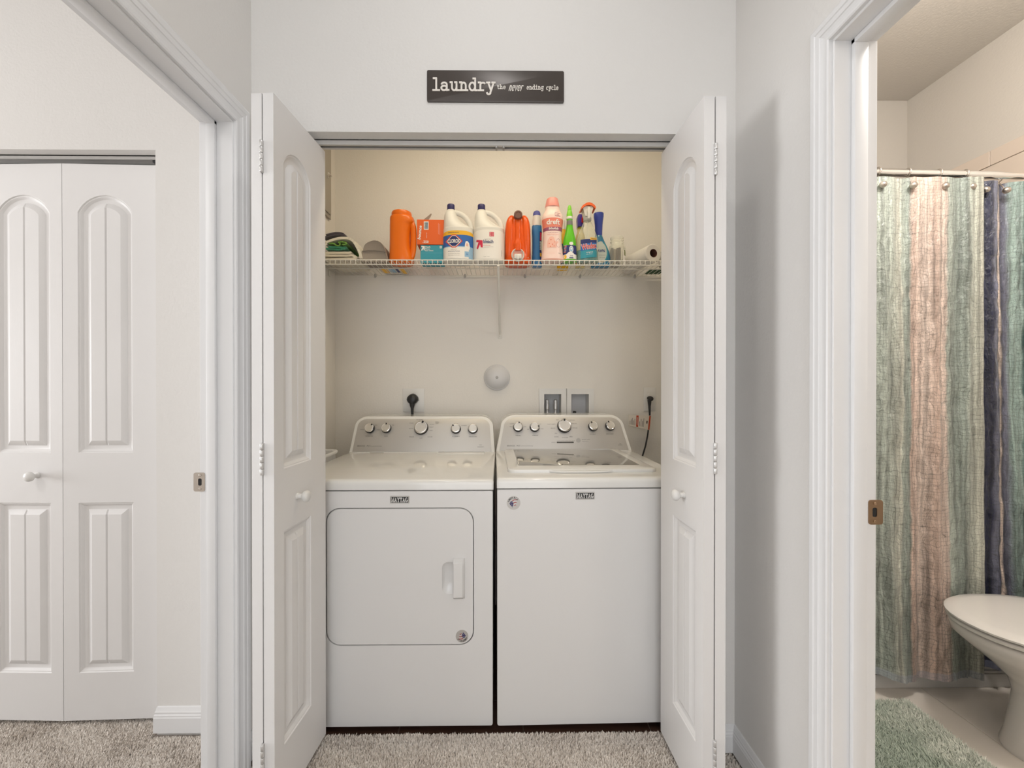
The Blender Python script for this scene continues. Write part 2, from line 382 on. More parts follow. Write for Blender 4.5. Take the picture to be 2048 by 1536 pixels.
M_plank = mat('dark_wood_tile', rgb(70, 48, 38), .45, var=.5, vscale=9, bump=.1, bscale=40, stretch=(1, 12, 12))
M_grout = mat('grout', rgb(120, 104, 92), .9, var=.1)
cfl = struct('floor_closet', MB().box((CLL, 1.492, -.06), (CLR, YCL, -.029)), M_grout)
jx = [at(797, 1462, Z=-.025).x, at(1047, 1462, Z=-.025).x, at(1300, 1456, Z=-.025).x]
edges = [CLL+.002] + [jx[0]-.45+.0] + jx + [CLR-.002]
for r, (y0, y1) in enumerate(((1.494, 1.68), (1.683, 1.87), (1.873, 2.06), (2.063, 2.25), (2.253, 2.418))):
    ed = edges if r % 2 == 0 else [CLL+.002, jx[0]-.2, jx[1]-.2, jx[2]-.2, CLR-.002]
    for a, b in zip(ed[:-1], ed[1:]):
        MB().box((a+.002, y0, -.032), (b-.002, y1, -.025 + random.uniform(-.0005, .0005)), .001, 1).build('plank', M_plank, cfl)
M_ftile = mat('bath_floor_tile', rgb(238, 231, 222), .3, var=.05, vscale=5, coat=.1)
M_fgrout = mat('bath_floor_grout', rgb(168, 156, 144), .9, var=.1)
bfl = struct('floor_bathroom', MB().box((XR, -1.2, -.06), (BX, 1.40, -.012)).box((CLR+.1, 1.40, -.06), (BX, BY, -.012)), M_fgrout)
tx = [XR+.001, .815, 1.265, 1.715, 2.165, BX-.001]; ty = [-1.2, -.65, -.05, .55, 1.15, 1.75, 2.35, BY-.001]
for a, b in zip(tx[:-1], tx[1:]):
    for c, d in zip(ty[:-1], ty[1:]):
        if c > 1.1 and b < CLR+.15: continue
        if c > 1.1: a = max(a, CLR+.1)
        MB().box((a+.0015, c+.0015, -.014), (b-.0015, d-.0015, -.006), .0012, 1).build('tile', M_ftile, bfl)
# threshold strip where carpet meets the bathroom
struct('trim_threshold', MB().box((XR-.005, RD0, -.012), (XR+.03, RD1, .004), .004, 2), M_nickel, 30)

# bathroom wall tile with bullnose row
M_wtile = mat('shower_tile', rgb(206, 192, 178), .3, var=.04, vscale=4)
zt = 2.369
ys = [2.05 - .36*k for k in range(2, -2, -1)]
def side_tiles():
    ye = sorted([1.66] + [y for y in (1.69, 2.05, 2.41) if y > 1.665] + [BY-.002])
    for z0, z1, off in ((zt-.073, zt, 0), (2.0, zt-.075, .15), (1.63, 1.998, 0), (1.26, 1.628, .15)):
        e = sorted({round(min(max(1.45, y + off), BY-.002), 4) for y in (1.45-off, 1.69, 2.05, 2.41, BY)})
        for a, b in zip(e[:-1], e[1:]):
            if b-a > .01: MB().box((BX-.010, a+.001, z0), (BX, b-.001, z1-.001), .0015, 1).build('tile', M_wtile, wbr)
side_tiles()

# casings, jambs, stops, baseboards
CAS = [(0, 0), (0, .009), (.004, .011), (.009, .011), (.011, .0095), (.018, .0105), (.026, .0125), (.028, .0145), (.040, .0155), (.043, .0175), (.055, .018), (.060, .0155), (.066, .011), (.068, .010), (.070, 0)]
def casing(name, x, sgn, y0, y1, zt_, wk=1.0):
    mb = MB(); rings = []
    for q, t in CAS:
        q *= wk
        rings.append([(x + sgn*t, y1 + q, -.01), (x + sgn*t, y1 + q, zt_ + q), (x + sgn*t, y0 - q, zt_ + q), (x + sgn*t, y0 - q, -.01)])
    n = len(rings)
    for i in range(n-1):
        for j in range(3): mb.add([rings[i][j], rings[i][j+1], rings[i+1][j+1], rings[i+1][j]], [(0, 1, 2, 3)])
    return struct(name, mb, M_trim, 25)
casing('trim_1', XL, +1, LD0 + .004, LD1 + .002, LDZ + .003)
casing('trim_2', XR, -1, RD0 - .002, RD1 + .002, RDZ + .003, .86)
casing('trim_3', XRo, +1, RD0 - .002, RD1 + .002, RDZ + .003, .86)
def jamb(name, xa, xb, y0, y1, z1, s0, s1):
    t = .004
    mb = MB().box((xa, y1 - t, -.01), (xb, y1 + .002, z1), .0015, 1).box((xa, y0 - .002, -.01), (xb, y0 + t, z1), .0015, 1).box((xa, y0 - .002, z1 - t), (xb, y1 + .002, z1 + .002), .0015, 1)
    mb.box((s0, y1 - .016, -.01), (s1, y1 - t, z1 - t), .002, 2).box((s0, y0 + t, -.01), (s1, y0 + .016, z1 - t), .002, 2).box((s0, y0 + t, z1 - .016), (s1, y1 - t, z1 - t), .002, 2)
    return struct(name, mb, M_trim, 30)
j1 = jamb('trim_4', XLo-.003, XL+.001, LD0, LD1 + .002, LDZ, -.893, -.866)
j2 = jamb('trim_5', XR-.001, XRo+.003, RD0, RD1, RDZ, .825, .857)
def strike(parent, xe, s, y, z, m):
    """strike plate on the jamb face, its rounded lip running past the jamb edge"""
    p = MB(); ring = rrect(-.017, -.029, .017, .029, .006, 4)
    hole = rrect(-.008, -.011, .003, .011, .004, 4)
    o, i = hole_loops(ring, hole)
    f = lambda q, d: (xe + s*(q[0]), y - d, z + q[1])
    p.loft([[f(q, 0) for q in o], [f(q, .002) for q in o], [f(q, .002) for q in i], [f(q, -.0005) for q in i]], cap=False)
    for dz in (-.021, .021): p.lathe([(.0035, 0), (.0035, .0022), (.002, .0028), (0.0004, .0022)], 10, (xe + s*-.003, y - .0015, z + dz), 'y')
    pl = p.build('strike_plate', m, parent, 30)
    MB().box((xe + s*-.008 - .001, y + .0005 - .001, z - .011), (xe + s*.003, y - .0006, z + .011)).build('latch_hole', M_dark, pl)
c = at(409, 964, Y=LD1-.003); strike(j1, XLo - .004, -1, LD1 - .002, c.z, M_nickel)
c = at(1750, 1024, Y=RD1-.003); strike(j2, XRo + .002, 1, RD1 - .004, c.z, mat('aged_brass', (.42, .29, .19, 1), .35, metal=.9, var=.15))
BBP = [(0, 0), (.013, 0), (.013, .052), (.0115, .055), (.0115, .060), (.009, .064), (.009, .070), (.0065, .074), (.005, .082), (.003, .086), (0, .087)]
def baseboard(name, a, b, nx, ny, z0=.004, ext=(0, 0)):
    A = Vector((a[0], a[1], z0)); B = Vector((b[0], b[1], z0)); N = Vector((nx, ny, 0)); D = (B-A).normalized()
    r0 = [A + N*t + Vector((0, 0, h)) + D*(t*ext[0]) for t, h in BBP]; r1 = [B + N*t + Vector((0, 0, h)) - D*(t*ext[1]) for t, h in BBP]
    return struct(name, MB().loft([r0, r1]), M_trim, 25)
baseboard('baseboard_right', (XR, YW), (XR, RD1 + .062), -1, 0, ext=(1, 0))
baseboard('baseboard_back_right', (OPR, YW), (XR, YW), 0, -1, ext=(0, 1))
baseboard('baseboard_back_left', (XL, YW), (OPL, YW), 0, -1, ext=(1, 0))
baseboard('baseboard_bedroom', (XLo, 1.51), (BR + .004, 1.51), 0, -1, z0=.006, ext=(0, -.6))
baseboard('baseboard_left', (XL, YW), (XL, LD1 + .072), 1, 0, ext=(1, 0))

# ------------------------------------------------------------------ bifold doors
def ploop(x0, x1, z0, z1, rise, i, g):
    xm, hw = (x0+x1)/2, (x1-x0)/2; h = hw - i
    fx = [1, .93, .82, .68, .52, .36, .2]
    xs = [h*f for f in fx] + [g, 0, -g] + [-h*f for f in reversed(fx)]
    bot = [(xm-h, z0+i), (xm-g, z0+i), (xm, z0+i), (xm+g, z0+i), (xm+h, z0+i)]
    if rise > 0:
        Rr = (hw*hw + rise*rise)/(2*rise); zc = z1 - Rr
        top = [(xm+x, zc + math.sqrt(max(0, (Rr-i)**2 - x*x))) for x in xs]
    else: top = [(xm+x, z1-i) for x in xs]
    return bot, top
RINGS = [(0, 0), (.0025, .0035), (.0055, .0035), (.0075, .005), (.013, .0095), (.017, .0105), (.026, .0105), (.0275, .009), (.044, .0015)]
def raised_panel(spec, parent):
    g = .0035; rings = []
    for i, d in RINGS:
        b, t = ploop(*spec, i, g); rings.append([(x, d, z) for x, z in b+t])
    n = len(rings[0]); last = rings[-1]; ci = 5 + 8
    last[2] = (last[2][0], .0055, last[2][2]); last[ci] = (last[ci][0], .0055, last[ci][2])
    mb = MB().loft(rings, cap=False)
    mb.add(last, [tuple([3, 4] + list(range(5, ci))), tuple([0, 1] + list(range(ci+1, n))), (1, 2, ci, ci+1), (2, 3, ci-1, ci)])
    return mb.build('raised_panel', M_door, parent, 22)
def leaf(parent, w_, hgt, t, specs, loc, rz, knob=None, knob_m=None):
    """one door leaf: local x across, front face y=0 towards -y"""
    lo, hi = specs; x0, x1 = lo[0], lo[1]
    mb = MB()
    q = lambda a, b, c, d: mb.add([(a, 0, b), (c, 0, b), (c, 0, d), (a, 0, d)], [(0, 1, 2, 3)])
    q(0, 0, x0, hgt); q(x1, 0, w_, hgt); q(x0, 0, x1, lo[2]); q(x0, lo[3], x1, hi[2])
    b, tp = ploop(*hi, 0, .0035)
    for p, r in zip(tp[:-1], tp[1:]): mb.add([(p[0], 0, p[1]), (p[0], 0, hgt), (r[0], 0, hgt), (r[0], 0, r[1])], [(0, 1, 2, 3)])
    e = .0015
    mb.add([(0, 0, 0), (w_, 0, 0), (w_, 0, hgt), (0, 0, hgt), (0, t, 0), (w_, t, 0), (w_, t, hgt), (0, t, hgt)],
           [(0, 1, 5, 4), (1, 2, 6, 5), (2, 3, 7, 6), (3, 0, 4, 7), (4, 5, 6, 7)])
    lf = mb.build('leaf', M_door, parent, 0); lf.location = loc; lf.rotation_euler = (0, 0, rz)
    for s in specs: raised_panel(s, lf)
    if knob:
        kb = MB().lathe([(.0105, 0), (.0105, .003), (.0075, .006), (.007, .014), (.012, .018), (.0165, .023), (.0175, .028), (.016, .033), (.011, .0365), (.003, .038)], 22, (knob[0], 0, knob[1]), 'y')
        kb.build('knob', M_white, lf, 40)
    return lf
def hinge(parent, x, y, z, h=.088):
    mb = MB()
    for k in range(5):
        z0 = z - h/2 + k*h/5
        mb.lathe([(.0040, z0+.0006), (.0046, z0+.0014), (.0046, z0+h/5-.0014), (.0040, z0+h/5-.0006)], 12, (x, y, 0))
    mb.box((x-.0042, y+.003, z-h/2), (x-.0010, y+.006, z+h/2)).box((x+.0010, y+.003, z-h/2), (x+.0042, y+.006, z+h/2))
    return mb.build('hinge', M_nickel2, parent, 40)
M_nickel2 = mat('satin_hinge', (0.66, 0.65, 0.64, 1), .3, metal=.5, var=.08)

DZ0, DZT = .018, 2.03
DH = DZT - DZ0
YN, YF = 1.179, 1.475
def specs_for(w_, a, b):
    """panel edges: a from the hinge-side start, b its far edge"""
    return [(a, b, .19-DZ0, .805-DZ0, 0), (a, b, .985-DZ0, 1.915-DZ0, .055 if w_ < .33 else .062)]
# left pair
pn, pf = at(548, 900, Y=YN), at(651, 900, Y=YF)
W1 = math.hypot(pf.x-pn.x, YF-YN); aL = math.atan2(YF-YN, pf.x-pn.x)
d1 = sroot('door_1', 'open white two-panel folding closet door folded against the left of the laundry opening', (pn.x, YN, DZ0))
leaf(d1, W1, DH, .030, specs_for(W1, .047, .198), (0, 0, 0), aL, (W1*.40, .888-DZ0))
l2 = leaf(d1, W1, DH, .030, specs_for(W1, W1-.198, W1-.047), (0, 0, 0), aL + PI)
nrm = Vector((-math.sin(aL), math.cos(aL), 0))          # towards the left
l2.location = Vector((math.cos(aL)*W1, math.sin(aL)*W1, 0)) + nrm*.0635
l2.location += Vector((-.012, 0, 0))*0
for zz in (at(524, 312, Y=YN-.004).z, at(526, 919, Y=YN-.004).z, .19): hinge(d1, nrm.x*.0317, -.004, zz - DZ0)
# right pair
qn, qf = at(1407, 900, Y=YN), at(1322, 900, Y=YF)
W2 = math.hypot(qf.x-qn.x, YF-YN); aR = math.atan2(YN-YF, qn.x-qf.x)
d2 = sroot('door_2', 'open white two-panel folding closet door folded against the right of the laundry opening', (qf.x, YF, DZ0))
leaf(d2, W2, DH, .030, specs_for(W2, W2-.198, W2-.044), (0, 0, 0), aR, (W2*.60, .888-DZ0))
n2 = Vector((-math.sin(aR), math.cos(aR), 0))
l4 = leaf(d2, W2, DH, .030, specs_for(W2, .044, .198), (0, 0, 0), aR + PI)
l4.location = Vector((math.cos(aR)*W2, math.sin(aR)*W2, 0)) + n2*.0635
for zz in (at(1432, 318, Y=YN-.004).z, at(1433, 917, Y=YN-.004).z, .19):
    hinge(d2, math.cos(aR)*W2 + n2.x*.0317, math.sin(aR)*W2 - .004, zz - DZ0)
# tracks in the headers
M_track = mat('track_steel', (0.62, 0.61, 0.60, 1), .4, metal=.5, var=.05)
tr = MB().box((OPL, 1.455, OPZ-.018), (OPR, 1.458, OPZ)).box((OPL, 1.482, OPZ-.018), (OPR, 1.485, OPZ)).box((OPL, 1.455, OPZ-.003), (OPR, 1.485, OPZ))
tr.box((OPL, 1.458, OPZ-.018), (OPR, 1.464, OPZ-.0165)).box((OPL, 1.476, OPZ-.018), (OPR, 1.482, OPZ-.0165))
t6 = struct('trim_6', tr, M_track)
cc = at(1000, 285, Y=1.465)
MB().box((cc.x-.016, 1.459, OPZ-.022), (cc.x-.009, 1.481, OPZ-.004), .001).box((cc.x+.009, 1.459, OPZ-.022), (cc.x+.016, 1.481, OPZ-.004), .001).box((cc.x-.010, 1.466, OPZ-.018), (cc.x+.010, 1.474, OPZ-.013)).build('track_stop', M_steel, t6, 30)
# bedroom closet doors
y0 = 1.558
WB = .361; fold = math.radians(1.8)
sx, sy = BR - .002 - WB*math.cos(fold), y0 - WB*math.sin(fold)
d3 = sroot('door_3', 'closed white two-panel folding closet door in the bedroom wall', (sx, sy, DZ0 - .004))
leaf(d3, WB-.001, DH-.004, .030, specs_for(WB, .053, .244), (0.001, 0, 0), fold)
leaf(d3, WB-.001, DH-.004, .030, specs_for(WB, WB-.240, WB-.044), (-WB*math.cos(fold), WB*math.sin(fold), 0), -fold, (.268, .905-DZ0))
d4 = sroot('door_4', None, (sx - 2*WB*math.cos(fold) - .003, sy, DZ0 - .004))
leaf(d4, WB-.001, DH-.004, .030, specs_for(WB, .053, .244), (0.001, 0, 0), fold)
leaf(d4, WB-.001, DH-.004, .030, specs_for(WB, WB-.240, WB-.044), (-WB*math.cos(fold), WB*math.sin(fold), 0), -fold)
t7 = struct('trim_7', MB().box((BR-1.45, 1.545, 2.037), (BR, 1.549, 2.052)).box((BR-1.45, 1.575, 2.037), (BR, 1.579, 2.052)).box((BR-1.45, 1.545, 2.048), (BR, 1.579, 2.052)), M_track)
MB().box((BR-.045, 1.552, 2.030), (BR-.006, 1.573, 2.046), .002).box((BR-.008, 1.55, 2.022), (BR-.003, 1.575, 2.046)).build('pivot_bracket', M_dark, t7, 30)

# ------------------------------------------------------------------ washer and dryer
def flag_badge(parent, cx, cz, r, rot):
    """round silver sticker: ring of letters round a small stars-and-stripes swoosh"""
    mb = MB(); S = lambda x, z, d=.0: (x, -.0012 - d, z)
    c, s = math.cos(rot), math.sin(rot)
    T = lambda x, z: (cx + r*(x*c - z*s), cz + r*(x*s + z*c))
    ring = [T(math.cos(2*PI*j/28), math.sin(2*PI*j/28)) for j in range(28)]
    mb.loft([[(x, 0, z) for x, z in ring], [(x, -.0012, z) for x, z in ring]], 0)
    P = lambda pts, mi, d: mb.add([S(*T(*p), d) for p in pts], [tuple(range(len(pts)))], mi)
    P([(-.62, .02), (-.30, .34), (-.02, .20), (-.10, -.25), (-.28, -.62), (-.45, -.3)], 1, .0003)
    for k in range(5):
        y0 = .38 - .19*k
        P([(-.12 + .03*k, y0), (.2, y0+.10), (.58 - .07*k, y0+.02), (.58 - .07*k, y0-.08), (.2, y0), (-.12 + .03*k, y0-.10)], 2 if k % 2 == 0 else 3, .0003)
    for px_, pz_ in ((-.38, .05), (-.2, .12), (-.3, -.2), (-.24, -.45)):
        P([(px_+.07*math.cos(PI/2+k*PI/5)*(1 if k % 2 == 0 else .4), pz_+.07*math.sin(PI/2+k*PI/5)*(1 if k % 2 == 0 else .4)) for k in range(10)], 3, .0006)
    for k, ch in enumerate('AMERICA'):
        a = math.radians(90 + 20*(3-k)); x, z = .78*math.cos(a), .78*math.sin(a)
        gx, gz = T(x, z)
        text_in(mb, ch, gx, gz, r*(.10 if ch == 'I' else .24), r*.28, lambda a_, b_: S(a_, b_, .0003), 4, .01, rot=rot + a - PI/2)
    return mb.build('sticker', [M_silver, M_navy, mat('flag_red', rgb(168, 40, 44), .5, var=.05), M_white, M_dark], parent, 0)

def name_plate(parent, cx, cz, wd, ht):
    mb = MB().box((cx-wd/2, -.003, cz-ht/2), (cx+wd/2, 0, cz+ht/2), .0012, 1, 0)
    mb.box((cx-wd/2+.003, -.0036, cz-ht/2+.003), (cx+wd/2-.003, -.002, cz+ht/2-.003), .0005, 1, 1)
    stroke_text(mb, 'MAYTAG', cx-wd*.42, cz-ht*.27, ht*.54, wd*.84, ht*.085, lambda x, z, e: (x, -.0037 - e, z), 2, ext=.0006)
    return mb.build('name_plate', [M_silver, M_dark, M_white], parent, 0)

def cabinet(root, W, D, ztop, zseam, zbot, door=None):
    """painted steel box; front may carry an opening for a door"""
    mb = MB()
    body = MB().box((-W/2+.003, .02, zbot), (W/2-.003, D, zseam), .004, 2)
    body.build('cabinet', [M_enamel], root, 40)
    fr = MB(); outer = rrect(-W/2, zbot, W/2, zseam-.003, .006, 3)
    if door:
        o, i = hole_loops(outer, door)
        fr.loft([[(x*.999, .021, z) for x, z in o], [(x, .004, z) for x, z in o], [(x*.995, 0, zbot+(z-zbot)*.9985+.0006) for x, z in o], [(x, 0, z) for x, z in i], [(x, .014, z) for x, z in i]], cap=False)
    else:
        fr.loft([[(x, .021, z) for x, z in outer], [(x, .004, z) for x, z in outer], [(x*.994, 0, zbot+(z-zbot)*.998+.001) for x, z in outer]])
    fr.build('front_panel', M_enamel, root, 40)
    for sx in (-1, 1):
        for yy in (.06, D-.06): MB().lathe([(.018, -.0215), (.02, -.018), (.014, -.012), (.012, zbot+.004)], 12, (sx*(W/2-.05), yy, 0)).build('leveling_foot', M_dark, root, 40)

def top_slab(root, W, D, z0, z1, m, name='top_panel', droop=.0):
    mb = MB(); sec = []
    prof = [(0.000, z0), (0, z1-.020), (.0015, z1-.012), (.005, z1-.006), (.011, z1-.0018), (.020, z1), (D-.02, z1+droop), (D, z1+droop), (D, z0)]
    rr = lambda x, s: [(x, y, z) for y, z in prof]
    xs = [(-W/2, -.008), (-W/2+.002, -.003), (-W/2+.008, 0), (W/2-.008, 0), (W/2-.002, -.003), (W/2, -.008)]
    rings = [[(x, max(y, -dz*.3), z + (dz if z > z0+.008 else 0)) for y, z in prof] for x, dz in xs]
    mb.loft(rings); return mb.build(name, m, root, 40)

def console(root, W, yb, zb, yt, zt, yback, top_in, rad, m_face):
    """backguard: leaned front, rounded top corners; returns F(u,v,w) on the front face"""
    L = math.hypot(yt-yb, zt-zb); ty, tz = (yt-yb)/L, (zt-zb)/L
    F = lambda u, v, w_=0.0: (u, yb + ty*v - tz*w_, zb + tz*v + ty*w_)
    def outline(ins, vb=0.0, n=8):
        h = W/2 - ins; t = W/2 - top_in - ins; Lr = L - ins
        r = max(.01, rad-ins); pts = [(-h, vb), (h, vb)]
        # side leans in, then a rounded corner
        v1 = Lr - r; kx = h + (t-h)*(v1/L)
        for k in range(n+1):
            a = PI/2*k/n; pts.append((kx - r*1.15*(1-math.cos(a)), v1 + r*math.sin(a)))
        return pts + [(-x, v) for x, v in reversed(pts[2:])]
    o0, o1, o2 = outline(0), outline(.002), outline(.008)
    mb = MB()
    back = [(u, yback, zb + tz*v) for u, v in o0]
    mb.loft([back, [F(u, v, -.010) for u, v in o0], [F(u, v, -.003) for u, v in o1], [F(u, v, 0) for u, v in o2]])
    mb.build('console', M_enamel_top, root, 40)
    f0, f1 = outline(.018, .004), outline(.020, .006)
    fp = MB().loft([[F(u, v, -.002) for u, v in f0], [F(u, v, .0012) for u, v in f0], [F(u, v, .002) for u, v in f1]])
    return F, L, fp

def dial(root, F, u, v, r, ang, mark=True):
    mb = MB(); n = 28
    prof = [(r*1.02, .002, 1), (r*1.06, .006, 1), (r*.98, .012, 1), (r*.98, .020, 0), (r*.90, .0235, 0), (r*.80, .024, 0), (r*.78, .0228, 2), (r*.74, .0225, 2)]
    rings = [[F(u + a*math.cos(2*PI*j/n), v + a*math.sin(2*PI*j/n), h) for j in range(n)] for a, h, _ in prof]
    for k in range(len(rings)-1): mb.loft([rings[k], rings[k+1]], prof[k][2], cap=False)
    mb.add(rings[-1], [tuple(range(n))], 2); mb.add(rings[0], [tuple(range(n-1, -1, -1))], 1)
    o = mb.build('dial', [M_chrome, M_dark, M_knobface], root, 30)
    if mark:
        m2 = MB(); c, s = math.cos(ang), math.sin(ang); pts = [(.62, -.10), (.98, -.16), (.98, .16), (.62, .10)]
        m2.add([F(u + r*(a*c - b*s), v + r*(a*s + b*c), .0246) for a, b in pts], [(0, 1, 2, 3)]); m2.build('pointer_mark', M_dark, o, 0)
    return o

def fascia(root, mb, F, items, m_face, m_ink):
    """silver fascia with its flat print: (words or '-' for a rule, u, v, width, height)"""
    for s, u, v, wd, ht in items:
        if s == '-': mb.add([F(u-wd/2, v-ht/2, .0024), F(u+wd/2, v-ht/2, .0024), F(u+wd/2, v+ht/2, .0024), F(u-wd/2, v+ht/2, .0024)], [(0, 1, 2, 3)], 1)
        else: text_in(mb, s, u, v, wd, ht, lambda a, b: F(a, b, .0024), 1)
    return mb.build('control_fascia', [m_face, m_ink], root, 40)

FY = 1.530                                   # front plane of both machines
ZSEAM, ZTOP, ZB = .8475, .886, -.003
YBC, ZBC, YTC, ZTC, YBK = 2.163, .897, 2.240, 1.066, 2.335
def face_uv(px, py, cx):
    """pixel -> console coordinates (u from machine centre, v up the leaned face)"""
    L = math.hypot(YTC-YBC, ZTC-ZBC); ty, tz = (YTC-YBC)/L, (ZTC-ZBC)/L
    v = .08
    for _ in range(12):
        p = at(px, py, Y=YBC + ty*v); v = (p.z - ZBC)/tz
    return p.x - cx, v
# dryer
DW = .742; dcx = -.3965
dr = thing('dryer', 'white front-loading clothes dryer with a square door, standing left of the washer', 'dryer', (dcx, FY, 0))
q = lambda px, py: (at(px, py, Y=FY).x - dcx, at(px, py, Y=FY).z)
dx0, dz1 = q(651, 1016); dx1, dz0 = q(948, 1290)
hole = rrect(dx0, dz0, dx1, dz1, .052, 9)
cabinet(dr, DW, YBK-FY, ZTOP, ZSEAM, ZB, hole)
dp = rrect(dx0+.003, dz0+.003, dx1-.003, dz1-.003, .049, 9)
sc0 = q(884, 1188); sc1 = q(909, 1124)
scoop = rrect(sc0[0], sc0[1], sc1[0]+.012, sc1[1], .022, 6)
o, i = hole_loops(dp, scoop)
scx, scz = (sc0[0]+sc1[0])/2+.006, (sc0[1]+sc1[1])/2
mb = MB(); sh = lambda k, d: [(scx+(x-scx)*k, d, scz+(z-scz)*(1-(1-k)*.8)) for x, z in i]
mb.loft([[(x, .013, z) for x, z in o], [(x, .003, z) for x, z in o], [(scx+(x-scx)*.994, -.0005, scz+(z-scz)*.994) for x, z in o], [(scx+(x-scx)*1.03, -.0005, scz+(z-scz)*1.015) for x, z in i], [(x, -.0005, z) for x, z in i], sh(.96, .001), sh(.85, .005), sh(.65, .0095), sh(.35, .0125), sh(.05, .0135)])
ddoor = mb.build('dryer_door', M_enamel, dr, 18)
h0 = q(907, 1196); h1 = q(930, 1116)
hb = MB(); nz = 12
rings = []
for k in range(nz+1):
    z = h0[1] + (h1[1]-h0[1])*k/nz; e = min(1, (1-abs(2*k/nz-1))*5); d = .008 + .016*math.sin(e*PI/2)
    rings.append([(h0[0], 0, z), (h0[0]+.001, -d*.9, z), (h0[0]+.004, -d, z), (h1[0]-.008, -d*.8, z), (h1[0]-.001, -d*.35, z), (h1[0], 0, z)])
hb.loft(rings); hb.build('handle', M_enamel, ddoor, 45)
bx, bz = q(924, 1272); flag_badge(ddoor, bx, bz, .0225, math.radians(190))
px0, pz0 = q(799.5, 999); name_plate(dr, px0, pz0, .069, .0265)
top_slab(dr, DW+.004, YBC-FY+.06, ZSEAM+.0015, ZTOP, M_enamel_top)
a, b = at(872, 909, Z=ZTOP+.002), at(970, 901, Z=ZTOP+.002)
MB().box((a.x-dcx, a.y-FY+.02, ZTOP-.002), (b.x-dcx, YBC-FY-.004, ZTOP+.0035), .003, 2).build('lint_screen_lid', M_enamel_top, dr, 40)
a, b = at(740, 905, Z=ZTOP+.001), at(768, 905, Z=ZTOP+.001)
MB().box((a.x-dcx, a.y-FY-.008, ZTOP-.001), (b.x-dcx, a.y-FY+.002, ZTOP+.0012), .001, 1).build('vent_slot', M_steel, dr, 0)
F, L, fas = console(dr, DW, YBC-FY, ZBC-.012, YTC-FY, ZTC, YBK-FY, .014, .058, M_silver)
off = .012/math.cos(.42)
uv = lambda px, py: (lambda t: (t[0], t[1]+off))(face_uv(px, py, dcx))
for px, py, r, ang in ((740, 858, .0245, 50), (773, 858, .0245, 85), (842.5, 857, .035, 72), (912, 859, .0245, 135), (946, 859, .0245, 90)):
    u, v = uv(px, py); dial(dr, F, u, v, r, math.radians(ang), px != 946)
it = []
for s, px, py, wd, ht in (('BRAVOS', 722, 892.5, 15, 2.6), ('MCT', 737, 892.5, 7, 2.6), ('commercial technology', 752, 893, 22, 1.6), ('TEMPERATURE', 738, 873, 15, 1.8), ('SIGNAL', 772, 873, 8, 1.8),
    ('TIMED DRY', 823, 874.5, 10, 1.8), ('OFF', 842, 877, 6, 1.8), ('AUTO DRY', 860, 874.5, 10, 1.8), ('START', 912, 873.5, 15, 1.8), ('PUSH TO START', 946, 874, 16, 1.8),
    ('LOW', 724, 860, 7, 1.6), ('MED', 757, 860.5, 7, 1.6), ('HIGH', 752, 851, 5, 1.6), ('ON', 786, 851, 4, 1.6), ('CASUAL', 823, 847, 8, 1.6), ('DELICATE', 822, 858, 8, 1.6), ('NORMAL', 840, 840.5, 14, 1.7),
    ('HEAVY DUTY', 864, 850, 9, 1.6), ('BULKY', 863, 855, 8, 1.6), ('TOWELS', 862, 862, 6, 1.8), ('WRINKLE', 874, 845, 8, 1.6), ('CONTROL', 874, 848, 6, 1.6), ('EXTRA', 912, 848.5, 8, 1.6), ('TUMBLE', 928, 852, 11, 1.4), ('10 YEAR', 961, 890.5, 5, 1.6), ('WARRANTY', 961, 894.5, 13, 1.6)):
    u, v = uv(px, py); it.append((s, u, v, wd/388, ht/388/.9))
fas = fascia(dr, fas, F, it, M_silver, M_print)

# washer, turned a little
WW = .698; wcx = .3385
wa = thing('washing_machine', 'white top-loading washing machine with a grey glass lid, right of the dryer', 'washing machine', (wcx, FY, 0), .016)
q = lambda px, py: (at(px, py, Y=FY).x - wcx, at(px, py, Y=FY).z)
cabinet(wa, WW, YBK-FY, ZTOP, ZSEAM+.006, ZB+.003)
bx, bz = q(1027, 1005); flag_badge(wa, bx, bz, .0245, math.radians(12))
px0, pz0 = q(1170, 991); name_plate(wa, px0, pz0, .069, .0265)
top_slab(wa, WW+.002, YBC-FY+.06, ZSEAM+.0075, ZTOP+.006, M_enamel_top)
# lid with glass
zl = ZTOP+.006
fl, fr_ = at(1016, 945, Z=zl), at(1306, 939, Z=zl)
lx0, lx1, ly0 = fl.x-wcx, fr_.x-wcx+.004, fl.y-FY-.004
ly1 = YBC-FY-.006
wd0, wd1 = at(1038, 931, Z=zl+.012), at(1274, 926, Z=zl+.012)
gx0, gx1, gy0 = wd0.x-wcx, wd1.x-wcx, wd0.y-FY
gy1 = ly1-.012
outer, inner = rrect(lx0, ly0, lx1, ly1, .030, 6), rrect(gx0, gy0, gx1, gy1, .006, 3)
o, i = hole_loops(outer, inner)
ocx, ocy = (lx0+lx1)/2, (ly0+ly1)/2; k9 = lambda pts, k, z: [(ocx+(x-ocx)*k, ocy+(y-ocy)*k, z) for x, y in pts]
lid = MB().loft([k9(o, 1, zl-.004), k9(o, 1, zl+.006), k9(o, .992, zl+.011), k9(o, .980, zl+.0125), [(x, y, zl+.0125) for x, y in i], [(x, y, zl+.009) for x, y in i]], cap=False).build('lid', M_enamel_top, wa, 40)
M_glass = mat('lid_glass', (0.24, 0.235, 0.22, 1), .045, var=.04, spec=.75, coat=.6)
MB().loft([[(x, y, zl+.006) for x, y in inner], [(x, y, zl+.0118) for x, y in inner], [((gx0+gx1)/2+(x-(gx0+gx1)/2)*.994, (gy0+gy1)/2+(y-(gy0+gy1)/2)*.99, zl+.0122) for x, y in inner]]).build('glass_window', M_glass, lid, 40)
ha, hc_ = at(1100, 947, Z=zl), at(1228, 945, Z=zl)
mb = MB(); n = 14; rr = []
